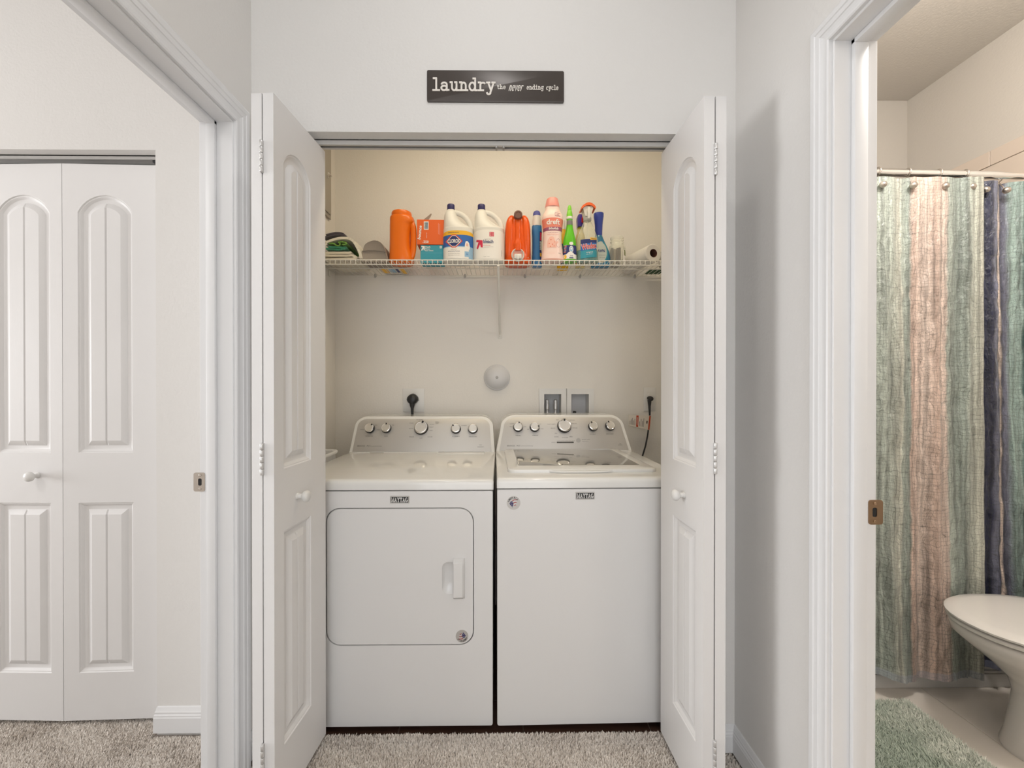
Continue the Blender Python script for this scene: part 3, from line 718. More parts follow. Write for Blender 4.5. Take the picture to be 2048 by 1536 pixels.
for k in range(n+1):
    t = k/n; x = ha.x-wcx + (hc_.x-ha.x)*t; e = math.sin(min(1, 4*min(t, 1-t))*PI/2)
    rr.append([(x, ly0+.012, zl+.001), (x, ly0-.013*e, zl+.001), (x, ly0-.015*e, zl+.004), (x, ly0-.012*e, zl+.008), (x, ly0+.012, zl+.011)])
mb.loft(rr); mb.build('lid_grip', M_enamel_top, lid, 40)
F, L, fas = console(wa, WW, YBC-FY, ZBC-.006, YTC-FY, ZTC+.008, YBK-FY, .036, .070, M_silver)
off = .006
uv = lambda px, py: (lambda t: (t[0], t[1]+off))(face_uv(px, py, wcx))
for px, py, r, ang in ((1040, 855, .0245, 75), (1073, 855, .0245, 0), (1132.5, 853, .035, 90), (1190, 854, .0245, 120), (1224, 853, .0245, 120)):
    u, v = uv(px, py); dial(wa, F, u, v, r, math.radians(ang))
it = []
for s, px, py, wd, ht in (('BRAVOS', 1026, 891.5, 15, 2.6), ('MCT', 1041, 891.5, 7, 2.6), ('commercial technology', 1058, 892, 24, 1.4), ('WATER LEVEL', 1040, 871.5, 10, 1.8), ('WATER TEMP', 1074, 871, 12, 1.8),
    ('START', 1190, 869, 13, 1.8), ('FABRIC SOFTENER', 1224, 868.5, 15, 1.8), ('NORMAL', 1131, 839, 8, 1.7), ('HEAVY', 1119, 840.5, 6, 1.7), ('POWER WASH', 1147, 841, 13, 1.7), ('BULKY SHEETS', 1107, 849, 16, 1.6), ('DELICATE', 1110, 857, 9, 1.8), ('WRINKLE CTRL', 1152, 848, 11, 1.6), ('RINSE', 1154, 856.5, 10, 1.6), ('DRAIN', 1116, 867, 5, 1.6), ('SOAK', 1117, 874, 9, 1.6), ('SPIN', 1146, 874, 6, 1.8), ('CYCLES', 1134, 875.5, 12, 1.6),
    ('STATUS', 1111, 885, 8, 1.4), ('-', 1134.5, 885, 34, 2.6), ('soak wash rinse spin done', 1136, 882, 36, 1.3), ('power wash', 1176, 879.5, 16, 2.0), ('agitator', 1175, 883, 14, 1.2), ('10 YEAR', 1245, 888, 4, 1.6), ('WARRANTY', 1245, 890.5, 9, 1.4), ('LOW', 1028, 848, 8, 1.5), ('MED', 1026, 854, 6, 1.5), ('DEEP', 1054, 854, 5, 1.5), ('HOT', 1084, 849, 5, 1.5), ('COLD', 1088, 858, 5, 1.5), ('WARM', 1060, 859, 4, 1.5)):
    u, v = uv(px, py); it.append((s, u, v, wd/388, ht/388/.9))
fas = fascia(wa, fas, F, it, M_silver, M_print)
u, v = uv(1161, 881)
MB().loft([[F(u+.0115*math.cos(2*PI*j/20), v+.0115*math.sin(2*PI*j/20), .0015) for j in range(20)], [F(u+.0115*math.cos(2*PI*j/20), v+.0115*math.sin(2*PI*j/20), .0026) for j in range(20)]]).build('badge', M_grey, fas, 30)

# slim bin between dryer and closet wall
c = at(673, 903, Y=2.02)
bn = thing('slim_bin', 'slim white plastic bin with a rounded rim, wedged between dryer and closet wall', 'bin', (CLL+.085, 1.92, -.025))
def rr3(hx, hy, r, z): return [(x, y, z) for x, y in rrect(-hx, -hy, hx, hy, r, 5)]
hz = c.z + .025
b_ = MB().loft([rr3(.045, .11, .03, 0), rr3(.050, .115, .03, .01), rr3(.062, .15, .035, hz-.03), rr3(.062, .15, .035, hz-.002), rr3(.058, .146, .033, hz-.002), rr3(.056, .143, .032, hz-.035), rr3(.046, .112, .03, .012)])
body = b_.build('bin_body', M_white, bn, 40)
MB().loft([rr3(.0625, .1505, .035, hz-.014), rr3(.069, .157, .04, hz-.012), rr3(.071, .159, .041, hz-.003), rr3(.069, .157, .04, hz+.002), rr3(.062, .150, .034, hz+.002), rr3(.058, .146, .033, hz-.003)], cap=False).build('rim', M_white, bn, 40)

# ------------------------------------------------------------------ on the closet's back wall
dm = at(994, 755, Y=YCL)
dome = thing('vent_cover', 'round white domed cover with a centre screw on the back wall above the machines', 'vent cover', dm)
MB().lathe([(.0745, 0), (.0745, .006), (.0715, .010), (.067, .011), (.064, .017), (.056, .027), (.042, .036), (.026, .041), (.012, .043), (.002, .0432)], 40, axis='y').build('dome', mat('milky_plastic', (.66, .655, .66, 1), .35, var=.02), dome, 50)
MB().lathe([(.0075, .042), (.0075, .047), (.005, .050), (.001, .0505)], 14, axis='y').build('screw', M_grey, dome, 40)

def outlet(name, label, px0, py0, px1, py1, plugkind):
    a, b = at(px0, py1, Y=YCL), at(px1, py0, Y=YCL); cx, cz = (a.x+b.x)/2, (a.z+b.z)/2
    t = thing(name, label, 'outlet', (cx, YCL, cz)); hw, hh = (b.x-a.x)/2, (b.z-a.z)/2
    MB().box((-hw, -.006, -hh), (hw, 0, hh), .004, 2).build('cover_plate', M_white, t, 40)
    if plugkind == 'round': MB().lathe([(.027, .005), (.027, .009), (.025, .010)], 24, axis='y').build('socket_face', M_white, t, 40)
    else:
        for dz in (-.021, .021): MB().lathe([(.0165, .005), (.0165, .0085), (.015, .0095)], 20, (0, 0, dz), 'y').build('socket_face', M_white, t, 40)
    for dz in ((0,) if plugkind == 'round' else (0,)): MB().lathe([(.003, .005), (.003, .0105), (.001, .011)], 10, (0 if plugkind != 'round' else .03, 0, dz), 'y').build('screw', M_grey, t, 40)
    return cx, cz
outlet('dryer_outlet', 'wide white dryer outlet plate on the back wall above the dryer console', 806, 777, 849, 824, 'round')
outlet('wall_outlet', 'narrow white outlet plate on the back wall right of the recessed washer valve box', 1287, 775, 1311, 822, 'duplex')
p = at(826.5, 798, Y=YCL-.012)
pc = thing('power_cable', 'thick black dryer power cord plugged into the wide outlet', 'power cord', (p.x, YCL-.0105, p.z))
MB().loft([[(hw*math.cos(2*PI*j/18)*(1+.12*math.cos(4*PI*j/18)), -d, z + hz*math.sin(2*PI*j/18)) for j in range(18)] for hw, hz, z, d in ((.026, .028, 0, 0), (.029, .031, 0, .012), (.028, .030, -.001, .030), (.022, .024, -.003, .042), (.012, .014, -.006, .047))]).build('plug', M_dark, pc, 50)
MB().tube([(0, -.028, -.015), (0, -.03, -.035), (0, -.030, -.052), (0, -.032, -.075), (.002, -.036, -.12), (.005, -.040, -.2), (.01, -.045, -.45), (.015, -.05, -.9)], [.018, .014, .0085, .0075, .0075, .0075, .0075, .0075], 12).build('cord', M_dark, pc, 50)
p = at(1299, 797, Y=YCL-.012)
wc = thing('power_cable', 'thin black washer power cord hanging from the narrow outlet', 'power cord', (p.x, YCL-.0105, p.z))
MB().loft([[(r*math.cos(2*PI*j/16), -.008 - d - r*.5*math.sin(2*PI*j/16)*0, z + r*.75*math.sin(2*PI*j/16)) for j in range(16)] for r, z, d in ((.015, .002, -.008), (.0165, .002, 0), (.016, 0, .014), (.012, -.004, .022), (.004, -.006, .025))]).build('plug', M_dark, wc, 50)
P_ = lambda px, py, dy: tuple(at(px, py, Y=YCL-dy) - wc.location)
path = [P_(1299, 800, .03), P_(1299, 812, .032), P_(1299.5, 830, .032), P_(1298, 850, .034), P_(1295, 872, .04), P_(1291, 892, .05), P_(1285, 912, .06), P_(1280, 935, .06), (-.02, -.04, -.5), (-.03, -.04, -.95)]
MB().tube(path, [.012, .0075, .0052, .0046, .0046, .0046, .0046, .0046, .0046, .0046], 10).build('cord', M_dark, wc, 50)
# tag hanging on the cord
M_tag = mat('tag_paper', rgb(214, 206, 196), .6, var=.05)
tg = MB(); n = 12
cen = at(1299, 846, Y=YCL-.040)
ta = [at(px, 830 + .03*(px-1257), Y=YCL-.045-.006*math.sin((px-1257)/44*PI)) for px in np.linspace(1257, 1303, n)]
tb_ = [at(px, 851 + 10*((px-1257)/44)**1.2, Y=YCL-.045-.010*math.sin((px-1257)/44*PI)) for px in np.linspace(1257.5, 1300, n)]
def tsurf(u, v, d=.0):
    k = min(n-2, int(u*(n-1))); f = u*(n-1)-k; A = ta[k].lerp(ta[k+1], f); B = tb_[k].lerp(tb_[k+1], f); p = B.lerp(A, v) - cen; return (p.x, p.y-d, p.z)
tg.loft([[tsurf(u, 0), tsurf(u, 1), tsurf(u, 1, .0006), tsurf(u, 0, .0006)] for u in np.linspace(0, .9999, n)])
S2 = lambda u, v: tsurf(min(.999, max(0, u)), min(1, max(0, v)), .0010)
def tq(u0, v0, u1, v1, mi): tg.add([S2(u0, v0), S2(u1, v0), S2(u1, v1), S2(u0, v1)], [(0, 1, 2, 3)], mi)
tq(.34, .02, .44, .98, 1); tq(.90, .02, .97, .98, 1)
for k in range(5): tq(.05+.055*k, .12, .07+.055*k, .12+.7*((k*37 % 5)/10+.5), 2)
for k in range(4): tq(.49+.06*k, .12, .51+.06*k, .15+.7*((k*23 % 5)/10+.5), 2)
text_in(tg, 'WARNING', .39, .5, .05, .7, S2, 0, rot=0)
tq(.80, .42, .85, .62, 3)
tg_o = tg.build('cord_tag', [M_tag, mat('tag_red', rgb(180, 70, 40), .6, var=.05), M_print, M_dark], None, 40); tg_o.location = cen
tag(tg_o, 'folded paper warning tag with red stripes hanging on the washer cord', 'tag')

# recessed washer valve box
wb = thing('valve_box', 'recessed white washer valve box with two openings in the back wall', 'valve box', ((bx0+bx1)/2, YCL, bz0))
X = lambda px: at(px, 800, Y=YCL).x - wb.location.x
Z = lambda py: at(1130, py, Y=YCL).z - wb.location.z
for (o0, o1, i0, i1) in ((1078, 1132, 1088, 1122), (1132.5, 1187, 1142, 1177)):
    ou = [(X(o0), 0), (X(o1), 0), (X(o1), Z(777)), (X(o0), Z(777))]; inn = [(X(i0), .02), (X(i1), .02), (X(i1), Z(788)), (X(i0), Z(788))]
    o, i = hole_loops(ou, inn); k = .0035
    MB().loft([[(x, 0, z) for x, z in o], [(x, -.006, z) for x, z in o], [(x+(.003 if x < 0 and x == min(p[0] for p in o) else 0), -.011, z) for x, z in o], [(x, -.011, z) for x, z in i], [(x, -.002, z) for x, z in i], [(x, .085, z) for x, z in i]], cap=False).build('frame', M_white, wb, 20)
    MB().box((X(i0)-.002, .085, 0), (X(i1)+.002, .090, Z(786))).build('back_plate', mat('box_grey', (.62, .62, .63, 1), .6, var=.05), wb, 0)
for px in (1096, 1113):
    v = MB(); c0 = X(px)
    v.lathe([(.012, Z(840)), (.012, Z(829)), (.009, Z(827)), (.007, Z(824)), (.007, Z(821)), (.012, Z(819)), (.012, Z(810)), (.010, Z(808)), (.011, Z(806)), (.011, Z(801)), (.006, Z(799))], 14, (c0, .040, 0))
    v.lathe([(.0085, 0), (.0085, .05)], 10, (c0, .085, Z(814)), 'y')
    vo = v.build('valve', M_nickel2, wb, 40)
    MB().tube([(c0, .04, Z(830)), (c0, .03, Z(850)), (c0+.004, -.01, Z(880))], .009, 10).build('hose', M_steel, vo, 40)
MB().tube([(X(1152), .04, Z(824)), (X(1149), .03, Z(832)), (X(1146), -.02, Z(860))], .010, 10).build('drain_hose', M_dark, wb, 40)

# grey panel box on the left closet wall
a = at(661, 440, Y=2.335)
pb = thing('panel_box', 'grey wall panel box with a small latch high on the left closet wall', 'panel box', (CLL, 2.14, a.z))
MB().box((0, -.19, 0), (.012, .195, .50), .002, 2).build('panel_frame', mat('panel_grey', (.42, .385, .33, 1), .5, var=.04), pb, 40)
MB().box((.012, -.172, .018), (.019, .180, .482), .003, 2).build('panel_door', MATS['panel_grey'], pb, 40)
lz = at(655, 354, Y=2.28).z - a.z
lt = MB().tube([(.019, .13, lz), (.036, .13, lz), (.040, .13, lz-.002)], .0042, 10).tube([(.034, .128, lz+.003), (.038, .11, lz), (.042, .085, lz-.006)], .0038, 8).lathe([(.008, .018), (.008, .022), (.004, .024)], 12, (0, .13, lz), 'x')
lt.build('latch', M_chrome, pb, 40)

# ------------------------------------------------------------------ sign
a, b = at(854, 203, Y=YW-.006), at(1128, 142, Y=YW-.006)
sg = thing('wall_sign', 'dark metal sign reading laundry the never ending cycle above the laundry opening', 'sign', ((a.x+b.x)/2, YW, (a.z+b.z)/2))
hw, hh = (b.x-a.x)/2, (b.z-a.z)/2
pl = rrect(-hw, -hh, hw, hh, .005, 4); pl2 = rrect(-hw+.0025, -hh+.0025, hw-.0025, hh-.0025, .004, 4)
MB().loft([[(x, -.001, z) for x, z in pl], [(x, -.0055, z) for x, z in pl], [(x, -.0065, z) for x, z in pl2]]).build('plate', M_signd, sg, 30)
k = 2*hw/274.0
sx = lambda px: (px-854)*k - hw
sz = lambda py: (203-py)*k*2*hh/(61*k) - hh
letters = MB(); sf = lambda x, z, e: (x, -.0066 - e, z)
zoomx = lambda v: 840 + v*300/2048; zoomy = lambda v: 130 + v*80/546
stroke_text(letters, 'laundry', sx(zoomx(178)), sz(zoomy(352)), (352-245)*300/2048*k, (1022-178)*300/2048*k, 24*300/2048*k, sf, 0, ext=.0014)
stroke_text(letters, 'the', sx(zoomx(1052)), sz(zoomy(328)), 38*300/2048*k, 116*300/2048*k, 8.5*300/2048*k, sf, 0, ext=.001)
stroke_text(letters, 'never', sx(zoomx(1205)), sz(zoomy(350)), 72*300/2048*k, 190*300/2048*k, 10*300/2048*k, sf, 0, serif=False, shear=.28, ext=.001)
stroke_text(letters, 'ending', sx(zoomx(1455)), sz(zoomy(332)), 40*300/2048*k, 230*300/2048*k, 8.5*300/2048*k, sf, 0, ext=.001)
stroke_text(letters, 'cycle', sx(zoomx(1722)), sz(zoomy(334)), 40*300/2048*k, 166*300/2048*k, 8.5*300/2048*k, sf, 0, ext=.001)
letters.build('lettering', mat('sign_white', rgb(232, 226, 218), .5, var=.03), sg, 0)

# ------------------------------------------------------------------ wire shelf
ZS, YS0, YS1 = 1.8515, 2.130, 2.412
wr = .0016
sh_ = thing('wire_shelf', 'white vinyl-coated wire shelf across the back of the closet, on a diagonal brace', 'shelf', (CLL, YS0, ZS))
SWD = CLR - CLL
rail_me = None
for (y, z) in ((0, 0), (0, -.0225), (.14, -.0035), (YS1-YS0, -.0035)):
    r = MB().tube([(.004, y, z), (SWD-.004, y, z)], .0030 if y == 0 else .0026, 8).build('rail', M_wire, sh_, 50)
first = None
nW = int(SWD/.0254)
for k in range(nW):
    if first is None:
        first = MB().tube([(0, YS1-YS0, 0), (0, .004, 0), (0, -.0026, -.002), (0, -.003, -.006), (0, -.003, -.0225)], wr, 6).build('cross_wire', M_wire, sh_, 60); first.location = (.012, 0, 0)
    else:
        c = first.copy(); COL.objects.link(c); c.parent = sh_; c.location = (.012 + .0254*k, 0, 0)
p0, p1 = at(996.5, 531, Y=YS0-.004), at(1000, 668, Y=YCL-.012)
L_ = lambda p: (p.x-CLL, p.y-YS0, p.z-ZS)
br = MB().tube([L_(p0), L_(p0.lerp(p1, .03)), L_(p0.lerp(p1, .96)), L_(p1)], [.0065, .0065, .0065, .005], 10)
br.build('brace', M_wire, sh_, 50)
MB().box((p1.x-CLL-.012, YCL-YS0-.004, p1.z-ZS-.026), (p1.x-CLL+.012, YCL-YS0, p1.z-ZS+.012), .003, 2).lathe([(.0045, 0), (.0045, .003), (.002, .0045)], 10, (p1.x-CLL, YCL-YS0-.004, p1.z-ZS-.012), 'y').build('brace_foot', M_wire, sh_, 40)
for px in (750, 930, 1050, 1160, 1270):
    x = at(px, 549, Y=YCL-.01).x - CLL
    MB().tube([(x, YCL-YS0-.001, -.004), (x, YCL-YS0-.010, -.006)], .007, 10).tube([(x, YCL-YS0-.010, -.016), (x, YCL-YS0-.011, .004)], .005, 8).build('wall_clip', M_grey, sh_, 40)
for x in (.004, SWD-.004):
    MB().box((x-.003, -.012, -.03), (x+.003, .012, .006), .002, 2).build('end_bracket', M_wire, sh_, 40); MB().box((x-.003, .19, -.03), (x+.003, .22, .006), .002, 2).build('end_bracket', M_wire, sh_, 40)

# ------------------------------------------------------------------ bottles and boxes on the shelf
ZT_ = ZS + wr + .0004
def catmull(keys, n=5):
    out = []
    for i in range(len(keys)-1):
        p0, p1, p2, p3 = keys[max(i-1, 0)], keys[i], keys[i+1], keys[min(i+2, len(keys)-1)]
        for k in range(n):
            t = k/n; o = []
            for a, b, c, d in zip(p0, p1, p2, p3):
                v = .5*((2*b) + (-a+c)*t + (2*a-5*b+4*c-d)*t*t + (-a+3*b-3*c+d)*t**3); lo, hi = min(b, c), max(b, c)
                o.append(min(max(v, lo-.0008), hi+.0008))
            out.append(tuple(o))
    return out + [tuple(keys[-1])]
class Body:
    """bottle body from (z, half width, half depth, x offset) keys, superellipse plan of power p"""
    def __init__(s, keys, p=2.3, n=5): s.k = catmull([k if len(k) == 4 else k + (0,) for k in keys], n); s.p = p
    def ring(s, z, a, b, xo, N=36, off=0):
        r = []
        for j in range(N):
            t = 2*PI*j/N; c, q = math.cos(t), math.sin(t)
            r.append((xo + math.copysign(abs(c)**(2/s.p), c)*(a+off), math.copysign(abs(q)**(2/s.p), q)*(b+off), z))
        return r
    def mesh(s, off=0): return MB().loft([s.ring(*k, off=off) for k in s.k])
    def dims(s, z):
        z = min(max(z, s.k[0][0]), s.k[-1][0])
        for k0, k1 in zip(s.k[:-1], s.k[1:]):
            if k0[0] <= z <= k1[0] + 1e-9:
                f = (z-k0[0])/max(1e-9, k1[0]-k0[0]); return tuple(k0[i]+(k1[i]-k0[i])*f for i in (1, 2, 3))
        return s.k[-1][1:]
    def surf(s, x, z, e=.0008):
        a, b, xo = s.dims(z); u = min(.985, abs(x-xo)/a)
        return (x, -b*(1-u**s.p)**(1/s.p) - e, z)
class Label:
    def __init__(s, B): s.B = B; s.mb = MB(); s.mats = []
    def mi(s, m):
        if m not in s.mats: s.mats.append(m)
        return s.mats.index(m)
    def patch(s, z0, z1, m, u0=-.96, u1=.96, e=.0006, nz=10, nx=14, top=None):
        """wrapped rectangle, u across the body's front in fractions of half width"""
        vs, fs = [], []
        for i in range(nz+1):
            for j in range(nx+1):
                u = u0+(u1-u0)*j/nx; zt = z1 + (top(u) if top else 0); z = z0+(zt-z0)*i/nz; a, b, xo = s.B.dims(z)
                uu = math.sin(u*PI/2)/math.sin(.98*PI/2) if abs(u) > .5 else u*math.sin(.25*PI)/.5/math.sin(.98*PI/2)
                vs.append(s.B.surf(xo+uu*a, z, e))
        for i in range(nz):
            for j in range(nx): k = i*(nx+1)+j; fs.append((k, k+1, k+nx+2, k+nx+1))
        s.mb.add(vs, fs, s.mi(m)); return s
    def poly(s, pts, m, e=.0010):
        b = bmesh.new(); b.faces.new([b.verts.new((x, z, 0)) for x, z in pts]); b.normal_update(); bmesh.ops.triangulate(b, faces=b.faces[:])
        for _ in range(4):
            lg = [ed for ed in b.edges if ed.calc_length() > .009]
            if not lg: break
            bmesh.ops.subdivide_edges(b, edges=lg, cuts=1); bmesh.ops.triangulate(b, faces=[f for f in b.faces if len(f.verts) > 3])
        b.verts.index_update()
        s.mb.add([s.B.surf(v.co.x, v.co.y, e) for v in b.verts], [[v.index for v in f.verts] for f in b.faces], s.mi(m)); b.free(); return s
    def rect(s, x0, z0, x1, z1, m, e=.0010): return s.poly([(x0, z0), (x1, z0), (x1, z1), (x0, z1)], m, e)
    def text(s, t, cx, cz, wd, ht, m, bold=.0, shear=0., rot=0., e=.0014):
        text_in(s.mb, t, cx, cz, wd, ht, lambda x, z: s.B.surf(x, z, e), s.mi(m), bold, shear, rot); return s
    def build(s, parent, name='label'): return s.mb.build(name, s.mats, parent, 40)
def flat(name, r, g, b, rough=.45): return mat(name, rgb(r, g, b), rough, var=.03)
I_white = flat('ink_white', 236, 232, 226); I_navy = flat('ink_navy', 40, 52, 110); I_blue = flat('ink_blue', 48, 104, 178); I_lblue = flat('ink_light_blue', 150, 186, 214)
I_red = flat('ink_red', 206, 52, 40); I_crim = flat('ink_crimson', 206, 46, 78); I_yel = flat('ink_yellow', 236, 182, 52); I_teal = flat('ink_teal', 52, 146, 164); I_grey = flat('ink_grey', 120, 118, 116)
I_coral = flat('ink_coral', 226, 132, 112); I_plum = flat('ink_plum', 150, 84, 112); I_pink = flat('ink_pink', 236, 184, 168); I_black = flat('ink_black', 30, 30, 34); I_green = flat('ink_green', 92, 178, 40); I_silver = flat('ink_silver', 190, 196, 190)

def place(px, Y): p = at(px, 500, Y=Y); return (p.x, Y, ZT_)
def pxm(Y): return Y*.9999/F_PX                 # metres per pixel at that distance

# bleach bottles -------------------------------------------------------------
JUG = [(0, .068, .048), (.006, .0755, .055), (.02, .077, .056), (.15, .077, .056), (.166, .074, .054, -.002), (.185, .057, .048, -.0185), (.208, .041, .040, -.0330), (.232, .033, .033, -.0395), (.252, .026, .026, -.039), (.262, .0185, .0185, -.039), (.270, .0165, .0165, -.039)]
def bleach(px, Y, name, label):
    t = thing(name, label, 'bottle', place(px, Y)); t.scale.z = 1.052; B = Body(JUG, 2.5)
    body = B.mesh().build('body', M_hdpe, t, 50)
    hp = [(-.036, 0, .247), (-.014, 0, .2505), (.012, 0, .243), (.036, 0, .226), (.055, 0, .202), (.0645, 0, .178), (.067, 0, .158), (.063, 0, .145)]
    hp = [tuple(k) for k in catmull(hp, 4)]
    MB().tube(hp, [.0095]*len(hp), 14, flat=1.4).build('handle', M_hdpe, t, 60)
    MB().lathe([(.0185, .262), (.0195, .264), (.0195, .285), (.0175, .289), (.004, .290)], 30, (-.039, 0, 0)).lathe([(.0205, .262), (.0205, .266)], 30, (-.039, 0, 0)).build('cap', M_navy, t, 40)
    return t, B
Y1 = 2.200
t, B = bleach(917, Y1, 'bleach_bottle', 'white bleach bottle with a blue and yellow label and a red diamond logo')
L = Label(B); bow = lambda u: .008*(1-u*u)
L.patch(.012, .125, I_lblue, top=bow).patch(.070, .126, I_blue, e=.0008, top=bow).patch(.124, .137, I_yel, e=.0010, top=bow).patch(.012, .066, I_white, u0=-.93, u1=.52, e=.0009)
L.patch(.012, .128, I_navy, u0=.88, u1=.97, e=.0011)
for k, m in ((1.0, I_red), (.86, I_white), (.78, I_navy)):
    c0, z0 = -.018, .094; w_, h_ = .044*k, .031*k
    L.poly([(c0-w_, z0), (c0-w_*.8, z0-h_*.28), (c0-.010*k, z0-h_), (c0+.010*k, z0-h_), (c0+w_*.8, z0-h_*.28), (c0+w_, z0), (c0+w_*.8, z0+h_*.28), (c0+.010*k, z0+h_), (c0-.010*k, z0+h_), (c0-w_*.8, z0+h_*.28)], m, .0010+.0003*(1.0-k)*4)
L.text('CLOROX', -.018, .094, .062, .0185, I_white, .03, e=.0022)
L.text('DISINFECTING BLEACH', -.02, .135, .056, .0042, I_navy, .01, e=.0018).text('bleach', -.018, .055, .030, .004, I_grey).text('Performance Formula', -.018, .046, .060, .0052, I_navy, .01, e=.0016).text('kills bacteria and viruses', -.018, .034, .058, .0034, I_grey, e=.0016).text('whitens brightens removes stains', -.018, .026, .060, .0034, I_grey, e=.0016)
L.poly([(.036, .062), (.060, .055), (.062, .070), (.058, .088), (.050, .096), (.042, .094), (.038, .082)], I_white, .0013).poly([(.042, .072), (.053, .070), (.053, .084), (.045, .086)], I_pink, .0017)
L.rect(.036, .020, .062, .046, I_lblue, .0013).text('2x', .049, .034, .010, .010, I_blue, .01, e=.0018)
L.build(t)
t, B = bleach(978, Y1, 'bleach_bottle', 'white bleach bottle with a plain white label and a crimson arrow')
L = Label(B); L.patch(.010, .142, I_white, top=bow)
arrow = [(-.062, .064), (-.055, .058), (-.044, .080), (-.040, .066), (-.030, .064), (-.031, .098), (-.062, .104), (-.064, .094), (-.052, .091)]
L.poly(arrow, I_crim); L.text('concentrated', -.006, .104, .034, .0036, I_grey).text('bleach', -.002, .093, .050, .0165, I_navy, .02).rect(-.028, .0825, .024, .0832, I_grey).text('disinfecting', -.010, .074, .036, .0045, I_crim, .01).rect(-.028, .066, .024, .0666, I_grey).rect(-.028, .062, .002, .0625, I_grey)
L.rect(.004, .116, .026, .138, I_crim)
for k in range(3): L.text('81 oz', .015, .133-.0065*k, .016, .0042, I_white, .01, e=.0018)
L.text('regular scent', -.012, .020, .034, .0034, I_grey).text('compare', .066, .040, .030, .0042, I_grey, rot=PI/2)
L.build(t)

# orange tub ------------------------------------------------------------------
Yt = 2.215; t = thing('detergent_tub', 'tall orange plastic tub with round lid and side handle, left of the boxes', 'tub', place(805, Yt)); t.scale.z = 1.027
B = Body([(0, .054, .05, -.004), (.006, .0605, .056, -.004), (.02, .062, .058, -.003), (.07, .054, .058, -.009), (.14, .052, .058, -.010), (.185, .056, .058, -.006), (.205, .0615, .058), (.222, .0615, .057), (.232, .059, .054, -.001), (.237, .052, .050, -.003)], 2.6)
B.mesh().build('body', M_orange, t, 50)
MB().lathe([(.050, .2355), (.0515, .238), (.0515, .254), (.049, .260), (.042, .263), (.036, .2625), (.034, .260), (.003, .260)], 40, (-.004, 0, 0)).build('lid', M_orange, t, 40)
hp = [tuple(k) for k in catmull([(.044, -.014, .205), (.055, -.016, .190), (.060, -.017, .165), (.0605, -.017, .12), (.059, -.017, .075), (.054, -.016, .045), (.046, -.013, .028)], 4)]
MB().tube(hp, .011, 12, flat=1.5).build('handle', M_orange, t, 60)

# dryer sheet boxes ------------------------------------------------------------
M_card_o = mat('orange_card', rgb(226, 100, 40), .6, var=.04); M_card_t = mat('teal_card', rgb(58, 150, 168), .6, var=.04); M_card_g = mat('grey_card', rgb(150, 138, 128), .8, var=.06)
Yb = 2.185; k = pxm(Yb)
class Flat:
    def dims(s, z): return (1, 0, 0)
    def surf(s, x, z, e=.0008): return (x, -e, z)
w2 = (886-841)*k/2; hb2 = (527-491)*k
t = thing('dryer_sheet_box', 'teal dryer sheet box standing under the orange dryer sheet box', 'box', place(863.5, Yb))
MB().box((-w2, 0, 0), (w2, .075, hb2), .0012, 1).build('carton', M_card_t, t, 0)
L = Label(Flat()); L.mb.m = []
zb2 = hb2
L.poly([(-w2+.004, zb2-.028), (-w2+.009, zb2-.030), (-w2+.015, zb2-.018), (-w2+.017, zb2-.028), (-w2+.022, zb2-.029), (-w2+.022, zb2-.006), (-w2+.004, zb2-.006), (-w2+.005, zb2-.011), (-w2+.012, zb2-.012)], I_white)
L.text('fresh', -w2+.038, zb2-.011, .026, .008, I_white, .03).text('linen', -w2+.037, zb2-.021, .024, .007, I_white, .03).text('dryer sheets', -w2+.045, zb2-.0305, .042, .0065, I_white, .03)
L.rect(w2-.017, zb2-.018, w2-.006, zb2-.006, I_white).text('80', w2-.0115, zb2-.012, .007, .006, I_teal, e=.0018).rect(-w2+.004, zb2-.042, w2-.004, zb2-.0415, I_lblue)
L.build(t, 'print')
w1 = (887-833.5)*k/2; h1_ = (492-442.5)*k
t = thing('dryer_sheet_box', 'orange dryer sheet box with an open flap, lying on the teal box', 'box', (at(861, 500, Y=Yb).x, Yb-.004, ZT_ + hb2 + .0005), rz=math.radians(1.5))
MB().box((-w1, 0, 0), (w1, .105, h1_), .0012, 1).build('carton', M_card_o, t, 0)
fl0 = [(-w1+.012, .05, h1_-.001), (-w1+.040, .05, h1_-.001), (w1-.034, .052, h1_+.052), (w1-.046, .052, h1_+.040)]
mb = MB(); fl1 = [(-w1+.008, .050, h1_), (-w1+.040, .050, h1_), (-w1+.050, .050, h1_+.014), (-w1+.066, .050, h1_+.040), (-w1+.069, .050, h1_+.050), (-w1+.064, .050, h1_+.051), (-w1+.052, .050, h1_+.040), (-w1+.030, .050, h1_+.022)]
mb.loft([[(x, y, z) for x, y, z in fl1], [(x, y+.0015, z) for x, y, z in fl1]]); mb.build('flap', M_card_g, t, 0)
L = Label(Flat())
L.text('bounce', -w1+.0145, h1_*.47, .072, .0155, I_white, .035, rot=math.radians(84), shear=.2)
L.rect(-w1+.036, h1_-.052, -w1+.060, h1_-.010, I_white).rect(-w1+.039, h1_-.048, -w1+.057, h1_-.014, I_lblue)
for j in range(6): L.rect(-w1+.039, h1_-.046+.0055*j, -w1+.057, h1_-.0445+.0055*j, I_grey, .0014)
L.text('outdoor fresh', -w1+.0495, h1_*.36, .028, .004, I_white, rot=PI/2).text('250', -w1+.047, .013, .026, .013, I_white, .02).text('sheets', -w1+.032, .010, .010, .005, I_pink)
for j in range(2): L.rect(w1-.028+.007*j, h1_*.42-.003*j, w1-.0268+.007*j, h1_*.86-.004*j, I_pink)
L.build(t, 'print')

